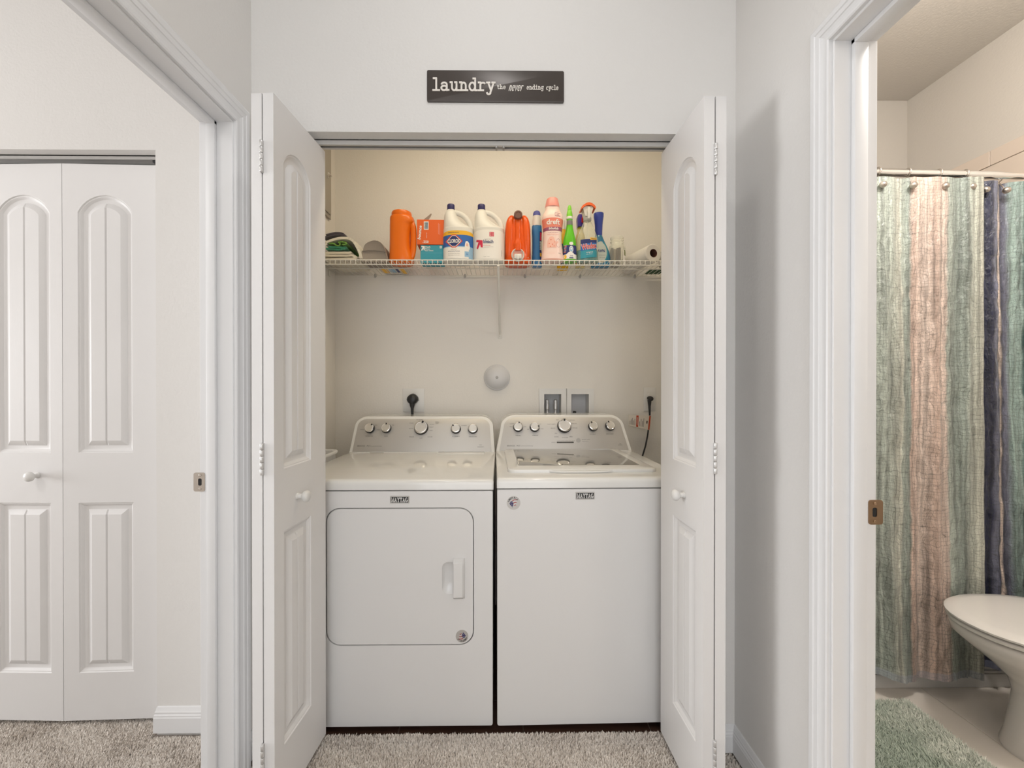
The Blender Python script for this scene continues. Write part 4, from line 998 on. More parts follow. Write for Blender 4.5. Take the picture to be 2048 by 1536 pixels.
# orange jug with tap ----------------------------------------------------------
Yj = 2.235; k = pxm(Yj)
t = thing('detergent_jug', 'orange detergent jug with a brown cap on top and a white tap in front', 'jug', place(1035, Yj))
B = Body([(0, .058, .055), (.005, .066, .062), (.02, .069, .066), (.09, .069, .066), (.16, .068, .066), (.20, .064, .064), (.222, .056, .060), (.236, .044, .052), (.243, .030, .040), (.246, .010, .02)], 2.7)
B.mesh().build('body', M_orange2, t, 60)
for sx in (-1, 1):                                        # two shoulders either side of the pouring channel
    lb = Body([(.03, .014, .02, sx*.046), (.06, .021, .028, sx*.044), (.13, .024, .034, sx*.042), (.19, .024, .034, sx*.040), (.225, .020, .028, sx*.036), (.243, .012, .018, sx*.032), (.248, .004, .006, sx*.030)], 2.3)
    m = lb.mesh(); m.v = [(x, y-.036, z) for x, y, z in m.v]; m.build('shoulder', M_orange2, t, 60)
MB().tube([tuple(q_) for q_ in catmull([(0, -.052, .238), (0, -.060, .20), (0, -.060, .15), (0, -.060, .10), (0, -.058, .06)], 4)], [.016]*8+[.017]*4+[.024]*5, 14, flat=.8).build('channel', M_orange2, t, 60)
cz = (521-429.5)*k*.985
MB().lathe([(.0205, .052), (.0215, .056), (.0215, .082), (.019, .085), (.014, .0855), (.013, .083), (.002, .083)], 28, (0, 0, cz), 'y').build('cap', mat('brown_cap', rgb(116, 82, 72), .45, var=.06), t, 40)
tz = .037
MB().lathe([(.031, .058), (.0335, .062), (.0335, .072), (.0305, .075), (.028, .072), (.026, .066)], 32, (-.001, 0, tz), 'y', cap=False).build('tap_ring', M_hdpe, t, 40)
tp = MB().lathe([(.027, .060), (.027, .066), (.004, .067)], 28, (-.001, 0, tz), 'y', 1)
tp.box((-.020, -.086, tz-.024), (.018, -.066, tz+.002), .006, 2, 0).box((-.007, -.092, tz-.028), (.005, -.074, tz-.004), .003, 2, 0)
tp.build('tap', [M_hdpe, flat('tap_pink', 226, 166, 150)], t, 40)
L = Label(B); L.poly([(.051, .022), (.056, .030), (.055, .044), (.051, .050), (.048, .038)], I_pink, .0012); L.build(t, 'emblem')

# blue bottle -------------------------------------------------------------------
Yp = 2.262; k = pxm(Yp)
t = thing('cleaner_bottle', 'slim clear-blue cleaner bottle with a blue top, left of the pink bottle', 'bottle', place(1073.5, Yp)); t.scale.z = 1.15
M_bluep = mat('blue_liquid_plastic', rgb(52, 120, 176), .2, var=.05, coat=.3)
B = Body([(0, .024, .022), (.005, .028, .025), (.03, .0275, .025), (.07, .0255, .024), (.13, .0255, .024), (.165, .0275, .024), (.186, .0265, .023), (.190, .0255, .022)], 2.6)
B.mesh().build('body', M_bluep, t, 50)
MB().lathe([(.0255, .188), (.0245, .205), (.0215, .226), (.0205, .236)], 28).build('neck', M_hdpe, t, 40)
MB().lathe([(.0205, .234), (.0205, .240), (.0195, .250), (.015, .2575), (.008, .2605), (.001, .261)], 28).build('cap', flat('lilac_cap', 84, 88, 160), t, 40)
L = Label(B); L.patch(.03, .16, I_navy, u0=.35, u1=.95).patch(.12, .155, I_crim, u0=.42, u1=.93, e=.0010).patch(.075, .115, I_silver, u0=.40, u1=.93, e=.0010).patch(.045, .062, I_yel, u0=.40, u1=.9, e=.0012)
for j in range(4): L.rect(.012, .080+.008*j, .024, .082+.008*j, I_navy, .0014)
L.build(t)

# pink scent booster bottle ------------------------------------------------------
Yp = 2.175; k = pxm(Yp); mx = lambda px: (px-1104.5)*k; mz = lambda py: (521-py)*k*1.0
t = thing('scent_booster', 'tall pale pink laundry scent booster bottle with a coral band and pink cap', 'bottle', place(1104.5, Yp))
M_palep = mat('pale_pink_plastic', rgb(240, 212, 202), .35, var=.03)
B = Body([(0, .050, .040), (.006, .0565, .045), (.015, .057, .046), (.05, .0525, .044), (.10, .0475, .042), (.14, .047, .042), (.18, .0505, .043), (.21, .0545, .044), (.228, .0545, .043), (.243, .048, .039), (.258, .040, .034), (.272, .0365, .032), (.280, .0355, .031)], 2.4)
B.mesh().build('body', M_palep, t, 50)
MB().lathe([(.0365, .279), (.0365, .286), (.034, .300), (.0295, .320), (.0285, .323), (.0275, .324), (.0265, .321), (.002, .321)], 36).build('cap', mat('pink_cap', rgb(232, 152, 142), .35, var=.04), t, 40)
MB().box((-.058, -.046, 0), (.058, .046, .004), .003).v
L = Label(B); L.patch(.158, .214, I_coral, top=lambda u: -.006*u*u).patch(.150, .168, I_plum, u0=-.93, u1=.93, e=.0010, top=lambda u: .003*u).patch(.002, .010, I_pink)
L.text('dreft', 0, .193, .066, .026, I_white, .02, e=.002).text('blissfuls', .002, .160, .050, .0115, I_white, .02, shear=.3, e=.0022)
L.text('in-wash scent booster', 0, .140, .052, .0045, I_plum).text('baby fresh scent', 0, .130, .056, .0045, I_coral, .01)
mit = [(-.030, .064), (.016, .064), (.018, .082), (.026, .090), (.024, .098), (.014, .094), (.008, .100), (.004, .114), (-.006, .121), (-.018, .118), (-.028, .100), (-.031, .082)]
L.poly(mit, I_pink)
for (x, z, r) in ((-.012, .104, .0035), (-.02, .085, .003), (-.004, .080, .0035), (-.014, .070, .0028), (.006, .092, .0025), (.004, .072, .003)): L.poly([(x+r*math.cos(2*PI*j/8), z+r*math.sin(2*PI*j/8)) for j in range(8)], I_coral, .0014)
for j in range(18):
    a = 2*PI*j/18; a2 = a + .22
    f = lambda a, r: (.0265+r*.55*math.cos(a), .088+r*math.sin(a))
    L.poly([f(a, .0205), f(a2, .0205), f(a2, .0225), f(a, .0225)], I_plum, .0012)
L.rect(.008, .222, .036, .2245, I_plum).text('HE', .022, .231, .012, .007, I_plum).rect(.008, .238, .036, .240, I_plum).text('100% fragrance', .022, .248, .022, .004, I_plum).rect(.008, .222, .0095, .240, I_plum)
L.text('in-wash beads', -.012, .036, .040, .0032, I_pink).text('10 oz', .033, .036, .012, .008, I_grey, rot=.15)
L.build(t)

# yellow bottle half hidden ---------------------------------------------------------
Yp = 2.30; t = thing('spray_bottle', 'yellow bottle with a white neck standing behind the pink and green bottles', 'bottle', place(1125, Yp))
B = Body([(0, .026, .024), (.006, .031, .028), (.10, .031, .028), (.15, .0295, .027), (.185, .024, .023), (.205, .019, .019), (.212, .018, .018)], 2.3)
B.mesh().build('body', mat('yellow_plastic', rgb(238, 186, 44), .3, var=.04), t, 50)
MB().lathe([(.018, .210), (.0175, .222), (.015, .235), (.0145, .262), (.012, .266), (.002, .267)], 24).build('neck', M_hdpe, t, 40)
L = Label(B); L.patch(.02, .13, I_navy, u0=-.9, u1=.9).patch(.05, .10, I_silver, u0=-.8, u1=.8, e=.001); L.build(t)

# green nozzle bottle -----------------------------------------------------------------
Yp = 2.175; k = pxm(Yp); t = thing('stain_remover', 'bright green stain remover bottle with a navy oval label and green nozzle', 'bottle', place(1139, Yp)); t.scale.z = 1.042
M_green = mat('green_plastic', rgb(92, 186, 28), .28, var=.05)
B = Body([(0, .031, .026), (.005, .0345, .029), (.03, .035, .030), (.08, .034, .029), (.11, .031, .027), (.14, .024, .022), (.17, .0175, .0165), (.20, .015, .015), (.216, .0148, .0148)], 2.2)
B.mesh().build('body', M_green, t, 50)
MB().lathe([(.0162, .212), (.0168, .216), (.0165, .222), (.0145, .226)], 24).build('collar', M_hdpe, t, 40)
MB().lathe([(.0155, .223), (.0150, .236), (.0125, .250), (.0105, .256), (.0110, .2565), (.0100, .268), (.0075, .277), (.0055, .281), (.001, .282)], 24).build('nozzle', mat('lime_plastic', rgb(128, 206, 60), .3, var=.05), t, 40)
L = Label(B); L.patch(.034, .078, I_navy).patch(.182, .204, I_grey, e=.0009).patch(.012, .034, I_white, e=.0009, top=lambda u: .012*max(0, 1-6*u*u)).patch(.0, .012, I_green)
ov = lambda cx, cz, a, b: [(cx+a*math.cos(2*PI*j/20), cz+b*math.sin(2*PI*j/20)) for j in range(20)]
L.poly(ov(.004, .058, .0105, .016), I_white, .0016).poly(ov(.004, .058, .008, .0125), I_lblue, .0019).poly(ov(.004, .060, .0038, .005), I_white, .0022)
L.poly(ov(.004, .086, .010, .008), I_white, .0014).text('STAIN', .004, .079, .016, .003, I_silver, e=.0016).text('& wash', .005, .026, .016, .006, I_navy, .01, e=.0022).rect(-.006, .014, .015, .018, I_navy, .0018).poly(ov(-.026, .022, .007, .010), I_yel, .0014)
for j in range(6): L.rect(-.032+.0005*j, .044+.012*j*.55, -.022+.0008*j, .047+.012*j*.55, I_silver if j % 2 else I_coral, .0014)
L.build(t)

# trigger sprayers -------------------------------------------------------------------
def clear_mat(name, color, tr):
    m = bpy.data.materials.new(name); m.use_nodes = True; nt = m.node_tree; b = nt.nodes['Principled BSDF']
    b.inputs['Base Color'].default_value = color; b.inputs['Roughness'].default_value = .12
    t_ = nt.nodes.new('ShaderNodeBsdfTransparent'); t_.inputs[0].default_value = tuple(min(1, c*1.25) for c in color[:3]) + (1,)
    lw = nt.nodes.new('ShaderNodeLayerWeight'); lw.inputs[0].default_value = .35
    mp = nt.nodes.new('ShaderNodeMapRange'); mp.inputs[3].default_value = tr; mp.inputs[4].default_value = tr*.45
    nt.links.new(lw.outputs['Facing'], mp.inputs[0])
    mx = nt.nodes.new('ShaderNodeMixShader'); nt.links.new(mp.outputs[0], mx.inputs[0]); nt.links.new(b.outputs[0], mx.inputs[1]); nt.links.new(t_.outputs[0], mx.inputs[2])
    nt.links.new(mx.outputs[0], nt.nodes['Material Output'].inputs[0]); return m
M_clear = clear_mat('clear_plastic', (.84, .82, .74, 1), .90)
M_tealiq = mat('teal_liquid', rgb(24, 120, 126), .12, var=.06, coat=.3)
Yp = 2.185; k = pxm(Yp); t = thing('spray_bottle', 'clear glass-cleaner spray bottle with teal liquid and an orange trigger head', 'bottle', place(1174.5, Yp)); t.scale.z = 1.042
B = Body([(0, .050, .032), (.005, .0545, .036), (.02, .0555, .037), (.075, .0555, .037), (.11, .0535, .036), (.145, .044, .032), (.175, .0315, .026), (.195, .023, .021), (.205, .0185, .0185), (.214, .0175, .0175)], 2.3)
B.mesh().build('body', M_clear, t, 50)
LB = Body([(.002, .049, .031), (.005, .053, .0345), (.02, .054, .0355), (.055, .054, .0355), (.0585, .054, .0355)], 2.3); LB.mesh().build('liquid', M_tealiq, t, 50)
MB().tube([(.002, 0, .01), (.002, 0, .21)], .0022, 8).build('dip_tube', M_hdpe, t, 40)
MB().lathe([(.0195, .208), (.0205, .210), (.0205, .222), (.019, .226), (.015, .228)], 26).build('collar', M_grey, t, 40)
hd = MB().loft([[(sx*(a), y, z) for sx, y in ((-1, -.022), (1, -.022), (1, .03), (-1, .03))] for a, z in ((.013, .226), (.017, .236), (.022, .252), (.027, .266), (.029, .274))])
hd.box((-.006, -.034, .243), (.006, -.018, .255), .003).build('sprayer_head', M_hdpe, t, 30)
orr = [[(x, y, z) for y in (-.030, .034)] for x, z in ((-.034, .258), (-.036, .266), (-.028, .276), (-.010, .287), (.004, .290), (.018, .286), (.032, .276), (.038, .266), (.036, .258), (.030, .264), (.018, .274), (.004, .277), (-.012, .274), (-.027, .264))]
om = MB(); a_ = [p[0] for p in orr]; b_2 = [p[1] for p in orr]; om.loft([a_, b_2])
om.build('trigger_cover', mat('orange_trigger', rgb(236, 106, 54), .3, var=.04), t, 40)
MB().box((-.007, -.046, .205), (.007, -.036, .262), .004, 2).build('trigger', M_hdpe, t, 40)
Lb = Label(B); 
pl4 = [(-.040, .020), (.040, .032), (.040, .108), (-.040, .104)]
def quad(x0, z0, x1, z1, m, e=.001):
    n_ = 8; vs, fs = [], []
    for i in range(n_+1):
        x = x0+(x1-x0)*i/n_; vs += [Lb.B.surf(x, z0 + .10*(x-x0), e), Lb.B.surf(x, z1 + .03*(x-x0), e)]
    for i in range(n_): fs.append((2*i, 2*i+2, 2*i+3, 2*i+1))
    Lb.mb.add(vs, fs, Lb.mi(m))
quad(-.040, .014, .042, .106, I_teal); quad(-.040, .052, .042, .106, I_blue, .0013); quad(-.040, .085, .042, .107, I_navy, .0015); quad(.008, .104, .042, .116, I_yel, .0016)
Lb.text('Windex', .002, .074, .078, .030, I_white, .055, rot=.14, e=.0021).text('Windex', .002, .074, .075, .027, I_red, .02, rot=.14, e=.0026)
Lb.text('original', .004, .044, .034, .007, I_white, .01, rot=.08, e=.002).text('glass cleaner', .004, .035, .032, .004, I_white, rot=.08, e=.002).text('AMMONIA-D', .026, .111, .028, .004, I_navy, .01, e=.0022)
Lb.build(t)
Yp = 2.285; k = pxm(Yp); t = thing('spray_bottle', 'clear bottle with a purple and red trigger head, behind the glass cleaner', 'bottle', place(1160.5, Yp))
B = Body([(0, .022, .020), (.006, .0265, .025), (.12, .0265, .025), (.17, .024, .023), (.196, .0165, .0165), (.21, .0155, .0155)], 2.2)
B.mesh().build('body', mat('amber_plastic', rgb(222, 204, 150), .25, var=.05), t, 50)
MB().lathe([(.0165, .208), (.0165, .218), (.0145, .222)], 20).build('collar', mat('yellow_collar', rgb(196, 190, 70), .4, var=.05), t, 40)
k2 = [(.0165, .0), (.0175, .02), (.019, .04), (.0185, .055), (.014, .064)]
MB().loft([[(x, y, .219+z) for x, y in rrect(-a, -.028, a, .024, .008, 4)] for a, z in k2]).build('sprayer_head', mat('purple_plastic', rgb(70, 58, 150), .3, var=.05), t, 40)
MB().tube([(.006, -.032, .236), (.0075, -.037, .252), (.011, -.037, .268), (.012, -.034, .284)], [.006, .008, .0085, .007], 12).build('trigger', mat('red_trigger', rgb(196, 30, 28), .3, var=.05), t, 50)

# dish spray --------------------------------------------------------------------------
Yp = 2.268; k = pxm(Yp); t = thing('dish_spray', 'blue dish spray bottle with a flared blue cap, between the glass cleaner and the jar', 'bottle', place(1198, Yp)); t.scale.z = 1.13
M_dawn = mat('dish_blue', rgb(36, 118, 156), .22, var=.06, coat=.3)
B = Body([(0, .044, .026, .004), (.005, .0505, .030, .006), (.03, .0525, .032, .007), (.06, .051, .032, .006), (.09, .043, .030, .003), (.12, .031, .026, -.001), (.14, .0225, .022, -.002), (.15, .0185, .0185, -.002)], 2.3)
B.mesh().build('body', M_dawn, t, 50)
MB().lathe([(.0185, .148), (.019, .152), (.0195, .175), (.0205, .200), (.023, .222), (.0262, .240), (.0268, .253), (.0262, .256), (.024, .2555), (.002, .2555)], 32, (-.002, 0, 0)).build('cap', mat('dish_cap', rgb(58, 74, 160), .3, var=.06), t, 40)
L = Label(B); L.poly(ov(.004, .066, .038, .052), I_silver, .0012).poly([(.004+.038*math.cos(a), .066+.052*math.sin(a)) for a in np.linspace(-1.2, 1.3, 14)] + [(.004+.031*math.cos(a), .066+.046*math.sin(a)) for a in np.linspace(1.3, -1.2, 14)], I_teal, .0016)
L.text('DAWN', -.002, .072, .050, .014, I_navy, .03, e=.0022).text('powerwash', .010, .052, .034, .006, I_grey, e=.002).text('dish spray', .010, .040, .030, .005, I_grey, e=.002).rect(-.010, .022, .022, .028, I_yel, .0018)
L.build(t)

# glass jar ----------------------------------------------------------------------------
Yp = 2.275; k = pxm(Yp); t = thing('glass_jar', 'clear glass jar with dark sticks and a white label, right of the dish spray', 'jar', place(1234, Yp)); t.scale.z = 1.195
M_jar = clear_mat('jar_glass', (.86, .85, .78, 1), .90)
MB().lathe([(.038, 0), (.043, .004), (.0435, .010), (.0435, .085), (.041, .096), (.034, .104), (.033, .112), (.0365, .115), (.0365, .119), (.0325, .122), (.0325, .128), (.036, .131), (.0355, .137), (.033, .138), (.031, .134), (.030, .106), (.038, .094), (.0405, .084), (.0405, .008), (.002, .006)], 36, cap=False).build('jar_body', M_jar, t, 50)
M_stick = mat('dark_stick', rgb(70, 48, 42), .7, var=.3)
for j in range(9):
    a = 2*PI*j/9; x, y = -.008+.021*math.cos(a), .021*math.sin(a)
    MB().tube([(x, y, .007), (x*1.05+.002, y*1.05, .080 + .004*(j % 3))], .0068, 8).build('stick', M_stick if j % 3 else flat('pale_stick', 132, 116, 100), t, 50)
class Cyl:
    def dims(s, z): return (.0438, .0438, 0)
    def surf(s, x, z, e=.0008): u = min(.99, abs(x)/.0438); return (x, -.0438*math.sqrt(1-u*u)-e, z)
L = Label(Cyl()); L.patch(.004, .074, I_white, u0=.35, u1=.95, top=lambda u: -.06*(u-.35)); L.patch(.050, .084, flat('ink_olive', 128, 134, 92), u0=.45, u1=.97, e=.001, top=lambda u: -.02*u); L.build(t)

# paper towel roll ---------------------------------------------------------------------
Yp = 2.20; e0 = at(1307, 502, Y=2.165); e1 = e0 + Vector((-.068, .225, 0))
rT = .047; zc_ = ZT_ + rT + .0005 - e0.z
ax = (e1-e0); ln = ax.length; az = math.atan2(-ax.x, ax.y)
t = thing('paper_towel_roll', 'white paper towel roll lying on the shelf with its brown core facing out', 'paper roll', (e0.x, e0.y, ZT_ + rT + .0005), az)
M_paper = mat('paper', (.72, .69, .65, 1), .9, bump=.15, bscale=120, var=.02)
MB().lathe([(.0215, .0), (.0235, .0005), (rT-.003, 0), (rT, -.003), (rT, -ln+.003), (rT-.003, -ln), (.0215, -ln), (.0215, -.0)], 44, axis='y', cap=False).build('sheets', M_paper, t, 40)
MB().lathe([(.0215, .0005), (.0213, -.001), (.0205, .0), (.0200, -ln), (.0215, -ln)], 30, axis='y', cap=False).build('core', mat('cardboard_core', rgb(112, 74, 66), .85, var=.1), t, 40)
# sheet end hanging off the roll
p = at(1326, 500, Y=2.25)
t = thing('plastic_pack', 'crinkled clear plastic pack at the far end of the shelf beside the paper roll', 'pack', (p.x+.008, 2.26, ZT_))
rng = random.Random(5); rings = []
for i in range(9):
    z = .105*i/8; r = .024*math.sin(PI*min(.97, (.12+i/8.6)))**.6; rings.append([((r*(1+rng.uniform(-.15, .15)))*math.cos(2*PI*j/14), (r*2.2*(1+rng.uniform(-.12, .12)))*math.sin(2*PI*j/14), z) for j in range(14)])
MB().loft(rings).build('film', mat('silver_film', (.62, .60, .58, 1), .15, metal=.35, bump=.8, bscale=60), t, 20)
# green pack under the roll
p0 = at(1304, 540, Z=ZT_+.003)
t = MB().box((-.042, -.05, 0), (.042, .05, .0035), .0015, 2).build('sponge_cloth', mat('dark_green_cloth', rgb(60, 92, 62), .85, bump=.3, bscale=200, var=.15), None, 40); t.location = (p0.x+.028, 2.345, ZT_); t.rotation_euler = (0, 0, .0)
tag(t, 'dark green cleaning cloth lying flat on the shelf behind the paper roll', 'cloth')

# towels, pouch, bag on the left ---------------------------------------------------------
def cloth_mat(name, r, g, b): return mat(name, rgb(r, g, b), .95, bump=.4, bscale=900, var=.06, vscale=20, sheen=.3, spec=.1)
def fold(path, th, y0, y1, wob=.004, seed=1, ny=8):
    """a folded cloth: the path is its end profile (x,z), extruded along y with thickness"""
    rng = random.Random(seed); pts = catmull([(x, z) for x, z in path], 5); n_ = len(pts); mb = MB(); rings = []
    for i in range(ny+1):
        y = y0+(y1-y0)*i/ny; ph = rng.uniform(0, 6)
        up, dn = [], []
        for j, p in enumerate(pts):
            a, b = pts[max(j-1, 0)], pts[min(j+1, n_-1)]; dx, dz = b[0]-a[0], b[1]-a[1]; l_ = math.hypot(dx, dz) or 1; nx, nz = -dz/l_, dx/l_
            ww = wob*math.sin(3.1*j/n_*4+ph)*.5; e = th/2*(1 if 0 < j < n_-1 else .6)
            up.append((p[0]+nx*e, y + (0 if 0 < i < ny else rng.uniform(-.002, .002)), p[1]+nz*e+ww)); dn.append((p[0]-nx*e, y, p[1]-nz*e+ww))
        rings.append(up+dn[::-1])
    mb.loft(rings, cap=False)
    for rg in (rings[0], rings[-1]):
        for j in range(n_-1): mb.add([rg[j], rg[j+1], rg[2*n_-2-j], rg[2*n_-1-j]], [(0, 1, 2, 3)])
    return mb
Yw = 2.155; k = pxm(Yw); ox = at(690, 500, Y=Yw).x
fx = lambda px: (px-690)*k; fz = lambda py: (521-py)*k
def towel(name, label, path, th, col, y1=.21, seed=1, z=0):
    o = fold([(fx(a), fz(b)) for a, b in path], th, 0, y1, seed=seed).build(name, col, None, 60); o.location = (ox, Yw, ZT_+z+.0045); tag(o, label, 'towel', None); return o
T_white = cloth_mat('white_terry', 232, 226, 212); T_dark = cloth_mat('charcoal_cloth', 84, 80, 88); T_lime = cloth_mat('lime_cloth', 122, 170, 76); T_teal = cloth_mat('teal_cloth', 66, 140, 112); T_white2 = cloth_mat('cream_terry', 222, 214, 196)
towel('folded_towel', 'cream folded towel at the bottom of the towel pile on the shelf', [(648, 519.5), (690, 519), (706, 518.5), (712, 515.5), (704, 511), (690, 511.5), (652, 512), (646, 508.8), (660, 506.8), (694, 505.8), (702, 505)], .0115, T_white2, .22, 2)
towel('folded_towel', 'teal folded cloth in the middle of the towel pile on the shelf', [(652, 499), (672, 499.5), (688, 498.5), (692, 496.5), (680, 495), (656, 495.2)], .0085, T_teal, .20, 3)
towel('folded_towel', 'lime green crumpled cloth tucked inside the rolled white towel', [(658, 489), (668, 488.5), (671, 490.5), (677, 491.6), (680, 488.5), (677, 486.2), (684, 484.6), (692, 485.4), (691, 488.6), (684, 490.4)], .0055, T_lime, .20, 4)
towel('folded_towel', 'white folded towel wrapped over the green cloths of the towel pile', [(654, 489.5), (650, 486), (660, 483), (676, 478.8), (694, 477.5), (704, 480.5), (710, 488), (715, 498), (719, 508), (721.5, 517.5)], .012, T_white, .21, 5)
towel('folded_towel', 'charcoal folded cloth lying on top of the towel pile', [(646, 476.2), (660, 472.8), (676, 470.3), (688, 470), (684, 467.8), (670, 467.4), (652, 470.2)], .0070, T_dark, .20, 6)
# pouch
Yw2 = 2.17; k = pxm(Yw2)
pt = thing('zip_pouch', 'small grey domed zip pouch between the towels and the orange tub', 'pouch', (at(749.5, 500, Y=Yw2).x, Yw2, ZT_)); pt.scale = (.90, 1, 1.2)
out = lambda s_: [(x*k*s_, z*k*(s_ if s_ < 1 else 1)) for x, z in ((-27, 0), (27, 0), (28.5, 3), (25, 14), (20, 26), (12, 33), (0, 36), (-12, 34), (-22, 29), (-26, 20), (-28.5, 4))]
def dome_ring(y, s_, dz=0): 
    c_ = catmull([p for p in out(s_)] + [out(s_)[0]], 4)[:-1]; return [(x, y, max(0.0005, z)+dz) for x, z in c_]
M_pouch = mat('grey_canvas', rgb(158, 148, 138), .85, bump=.5, bscale=500, var=.05)
MB().loft([dome_ring(.004, .9, .004), dome_ring(0, .96, .002), dome_ring(.003, 1), dome_ring(.10, 1.02), dome_ring(.118, .94, .002)]).build('shell', M_pouch, pt, 60)
zp = [(x*k*1.01, -.0012 + .001*abs(x)/28, z*k) for x, z in ((-27.5, 17.5), (-15, 18.5), (0, 18.5), (15, 17.5), (24, 16.5))]
MB().tube(zp, .0022, 6).build('zip', mat('zip_grey', rgb(120, 112, 106), .6, var=.1), pt, 40)
MB().lathe([(.004, 0), (.0045, .003), (.002, .005)], 10, (.002, .03, 36*k-.001)).tube([(.002, .03, 36*k+.002), (.008, .03, 36*k+.006), (.012, .032, 36*k+.001)], .0014, 6).build('zip_pull', M_steel, pt, 40)
MB().tube([(26*k, .02, 4*k), (29*k, .02, 2*k), (30*k, .03, 2.5*k)], .0032, 6, flat=.4).build('strap', MATS['zip_grey'], pt, 40)
# patterned bag behind
p0 = at(786, 540, Z=ZT_)
bg = Body([(0, .070, .062), (.004, .078, .070), (.02, .080, .072), (.035, .070, .062), (.042, .05, .045)], 2.8)
t = thing('snack_bag', 'flat yellow, blue and white printed bag lying behind the grey pouch', 'bag', (p0.x, 2.345, ZT_))
m_bag = mat('bag_white', rgb(206, 198, 184), .4, bump=.4, bscale=30)
bgm = bg.mesh(); bgm.build('bag', m_bag, t, 60)
u_ = MB()
for (x0, y0, x1, y1, mi) in ((-.066, -.058, -.030, .040, 0), (-.020, -.04, .010, .030, 2), (.012, -.058, .030, .03, 3), (.036, -.06, .064, .05, 0), (-.03, .02, .03, .05, 1)):
    u_.box((x0, y0, -.0006), (x1, y1, .0006), 0, 1, mi)
u_.build('print', [I_yel, I_white, I_lblue, I_navy], t, 0)
# ------------------------------------------------------------------ bathroom
# tub behind the curtain
tbm = thing('bathtub', 'white bathtub behind the shower curtain, only its apron foot showing', 'bathtub', ((CLR+.11+BX)/2, 1.717, -.006))
hwT = (BX-.011-CLR-.105)/2; dT = BY-.004-1.717; hT = .42
ou = [(-hwT, 0), (hwT, 0), (hwT, dT), (-hwT, dT)]; inn = rrect(-hwT+.08, .07, hwT-.10, dT-.06, .16, 7)
o, i = hole_loops(ou, inn); cx_, cy_ = 0, dT/2
tub = MB().loft([[(x, y, 0) for x, y in o], [(x, y, hT-.01) for x, y in o], [(x*.998, cy_+(y-cy_)*.995, hT) for x, y in o], [(x, y, hT) for x, y in i], [(x*.97, cy_+(y-cy_)*.95, hT-.03) for x, y in i], [(x*.92, cy_+(y-cy_)*.86, .10) for x, y in i], [(x*.85, cy_+(y-cy_)*.7, .07) for x, y in i], [(0, cy_, .065) for x, y in i]], cap=False)
tub.build('basin', M_white, tbm, 40)
MB().box((-hwT, -.012, .0), (hwT, .002, .055), .004, 2).box((-hwT, -.008, .055), (hwT, .002, .066), .003, 2).box((-hwT, -.010, .36), (hwT, .002, .40), .004, 2).build('apron_foot', M_white, tbm, 40)

# rods, hooks
RY = 1.672
r0, r1 = at(1760, 345, Y=RY), at(2046, 352.5, Y=RY+.012)
d = (r1-r0)/(r1.x-r0.x)
pA = r0 + d*(CLR+.105-r0.x); pB = r0 + d*(BX-.012-r0.x); pM = r0 + d*(at(2006, 350, Y=RY).x-r0.x)
rod = thing('shower_rod', 'chrome tension rod holding up the shower curtain', 'curtain rod', pA)
MB().tube([(0, 0, 0), tuple(pM-pA)], .0150, 24).build('outer_tube', M_chrome, rod, 60)
MB().tube([tuple(pM-pA-d*.05), tuple(pB-pA)], .0125, 24).build('inner_tube', M_chrome, rod, 60)
MB().tube([(-.006+.008, 0, 0), (.02, 0, 0)], .026, 24).tube([tuple(pB-pA-d*.018), tuple(pB-pA)], .026, 24).build('end_cap', M_white, rod, 40)
rl = thing('liner_rod', 'second chrome rod for the liner just behind the shower curtain rod', 'curtain rod', pA + Vector((0, .075, -.040)))
MB().tube([(0, 0, 0), tuple(pB-pA)], .0115, 20).build('tube', M_chrome, rl, 60)
MB().tube([(.002, 0, 0), (.018, 0, 0)], .022, 20).tube([tuple(pB-pA-d*.018), tuple(pB-pA)], .022, 20).build('end_cap', M_white, rl, 40)

# curtain: cloth path (x,y) seen from above, at the top
CP = [(1.10, 1.650), (1.22, 1.640), (1.34, 1.655), (1.44, 1.648), (1.515, 1.642), (1.575, 1.652), (1.635, 1.647), (1.70, 1.638), (1.77, 1.650), (1.83, 1.640), (1.885, 1.642), (1.893, 1.647), (1.870, 1.664), (1.874, 1.684), (1.915, 1.690), (1.945, 1.672), (1.972, 1.664), (2.000, 1.690), (2.03, 1.700), (2.06, 1.676), (2.10, 1.668), (2.14, 1.694), (2.19, 1.700), (2.24, 1.680), (2.30, 1.690)]
pth = catmull(CP, 14); seg = [0]
for a, b in zip(pth[:-1], pth[1:]): seg.append(seg[-1] + math.hypot(b[0]-a[0], b[1]-a[1]))
tot = seg[-1]; nU, nV = 430, 250
sU = np.linspace(0, tot, nU); PX = np.interp(sU, seg, [p[0] for p in pth]); PY = np.interp(sU, seg, [p[1] for p in pth])
ztop, zbot = r0.z - .028, at(1860, 1353, Y=1.655).z
rng = np.random.default_rng(11)
def vnoise(u, v, su, sv, sd):
    r = np.random.default_rng(sd); g = r.random((64, 64)); U = u*su; V = v*sv
    i, j = np.floor(U).astype(int), np.floor(V).astype(int); fu, fv = U-i, V-j; fu = fu*fu*(3-2*fu); fv = fv*fv*(3-2*fv)
    G_ = lambda a, b: g[a % 64, b % 64]
    return (G_(i, j)*(1-fu)+G_(i+1, j)*fu)*(1-fv) + (G_(i, j+1)*(1-fu)+G_(i+1, j+1)*fu)*fv - .5
UU, VV = np.meshgrid(sU, np.linspace(0, 1, nV))       # v=0 top
crk = .0050*vnoise(UU, VV, 48, 22, 1) + .0048*vnoise(UU, VV, 105, 56, 2) + .0150*vnoise(UU, VV, 30, 2.5, 3)
calm = 1 - .72*np.exp(-((PX[None, :]-1.885)/.035)**2)
amp = (.25 + .75*np.clip(VV*6, 0, 1))*calm
XX = PX[None, :] + .010*VV*vnoise(UU, VV, 7, 1.5, 4)*2*calm + np.where(PX[None, :] > 1.9, .02*VV, 0)
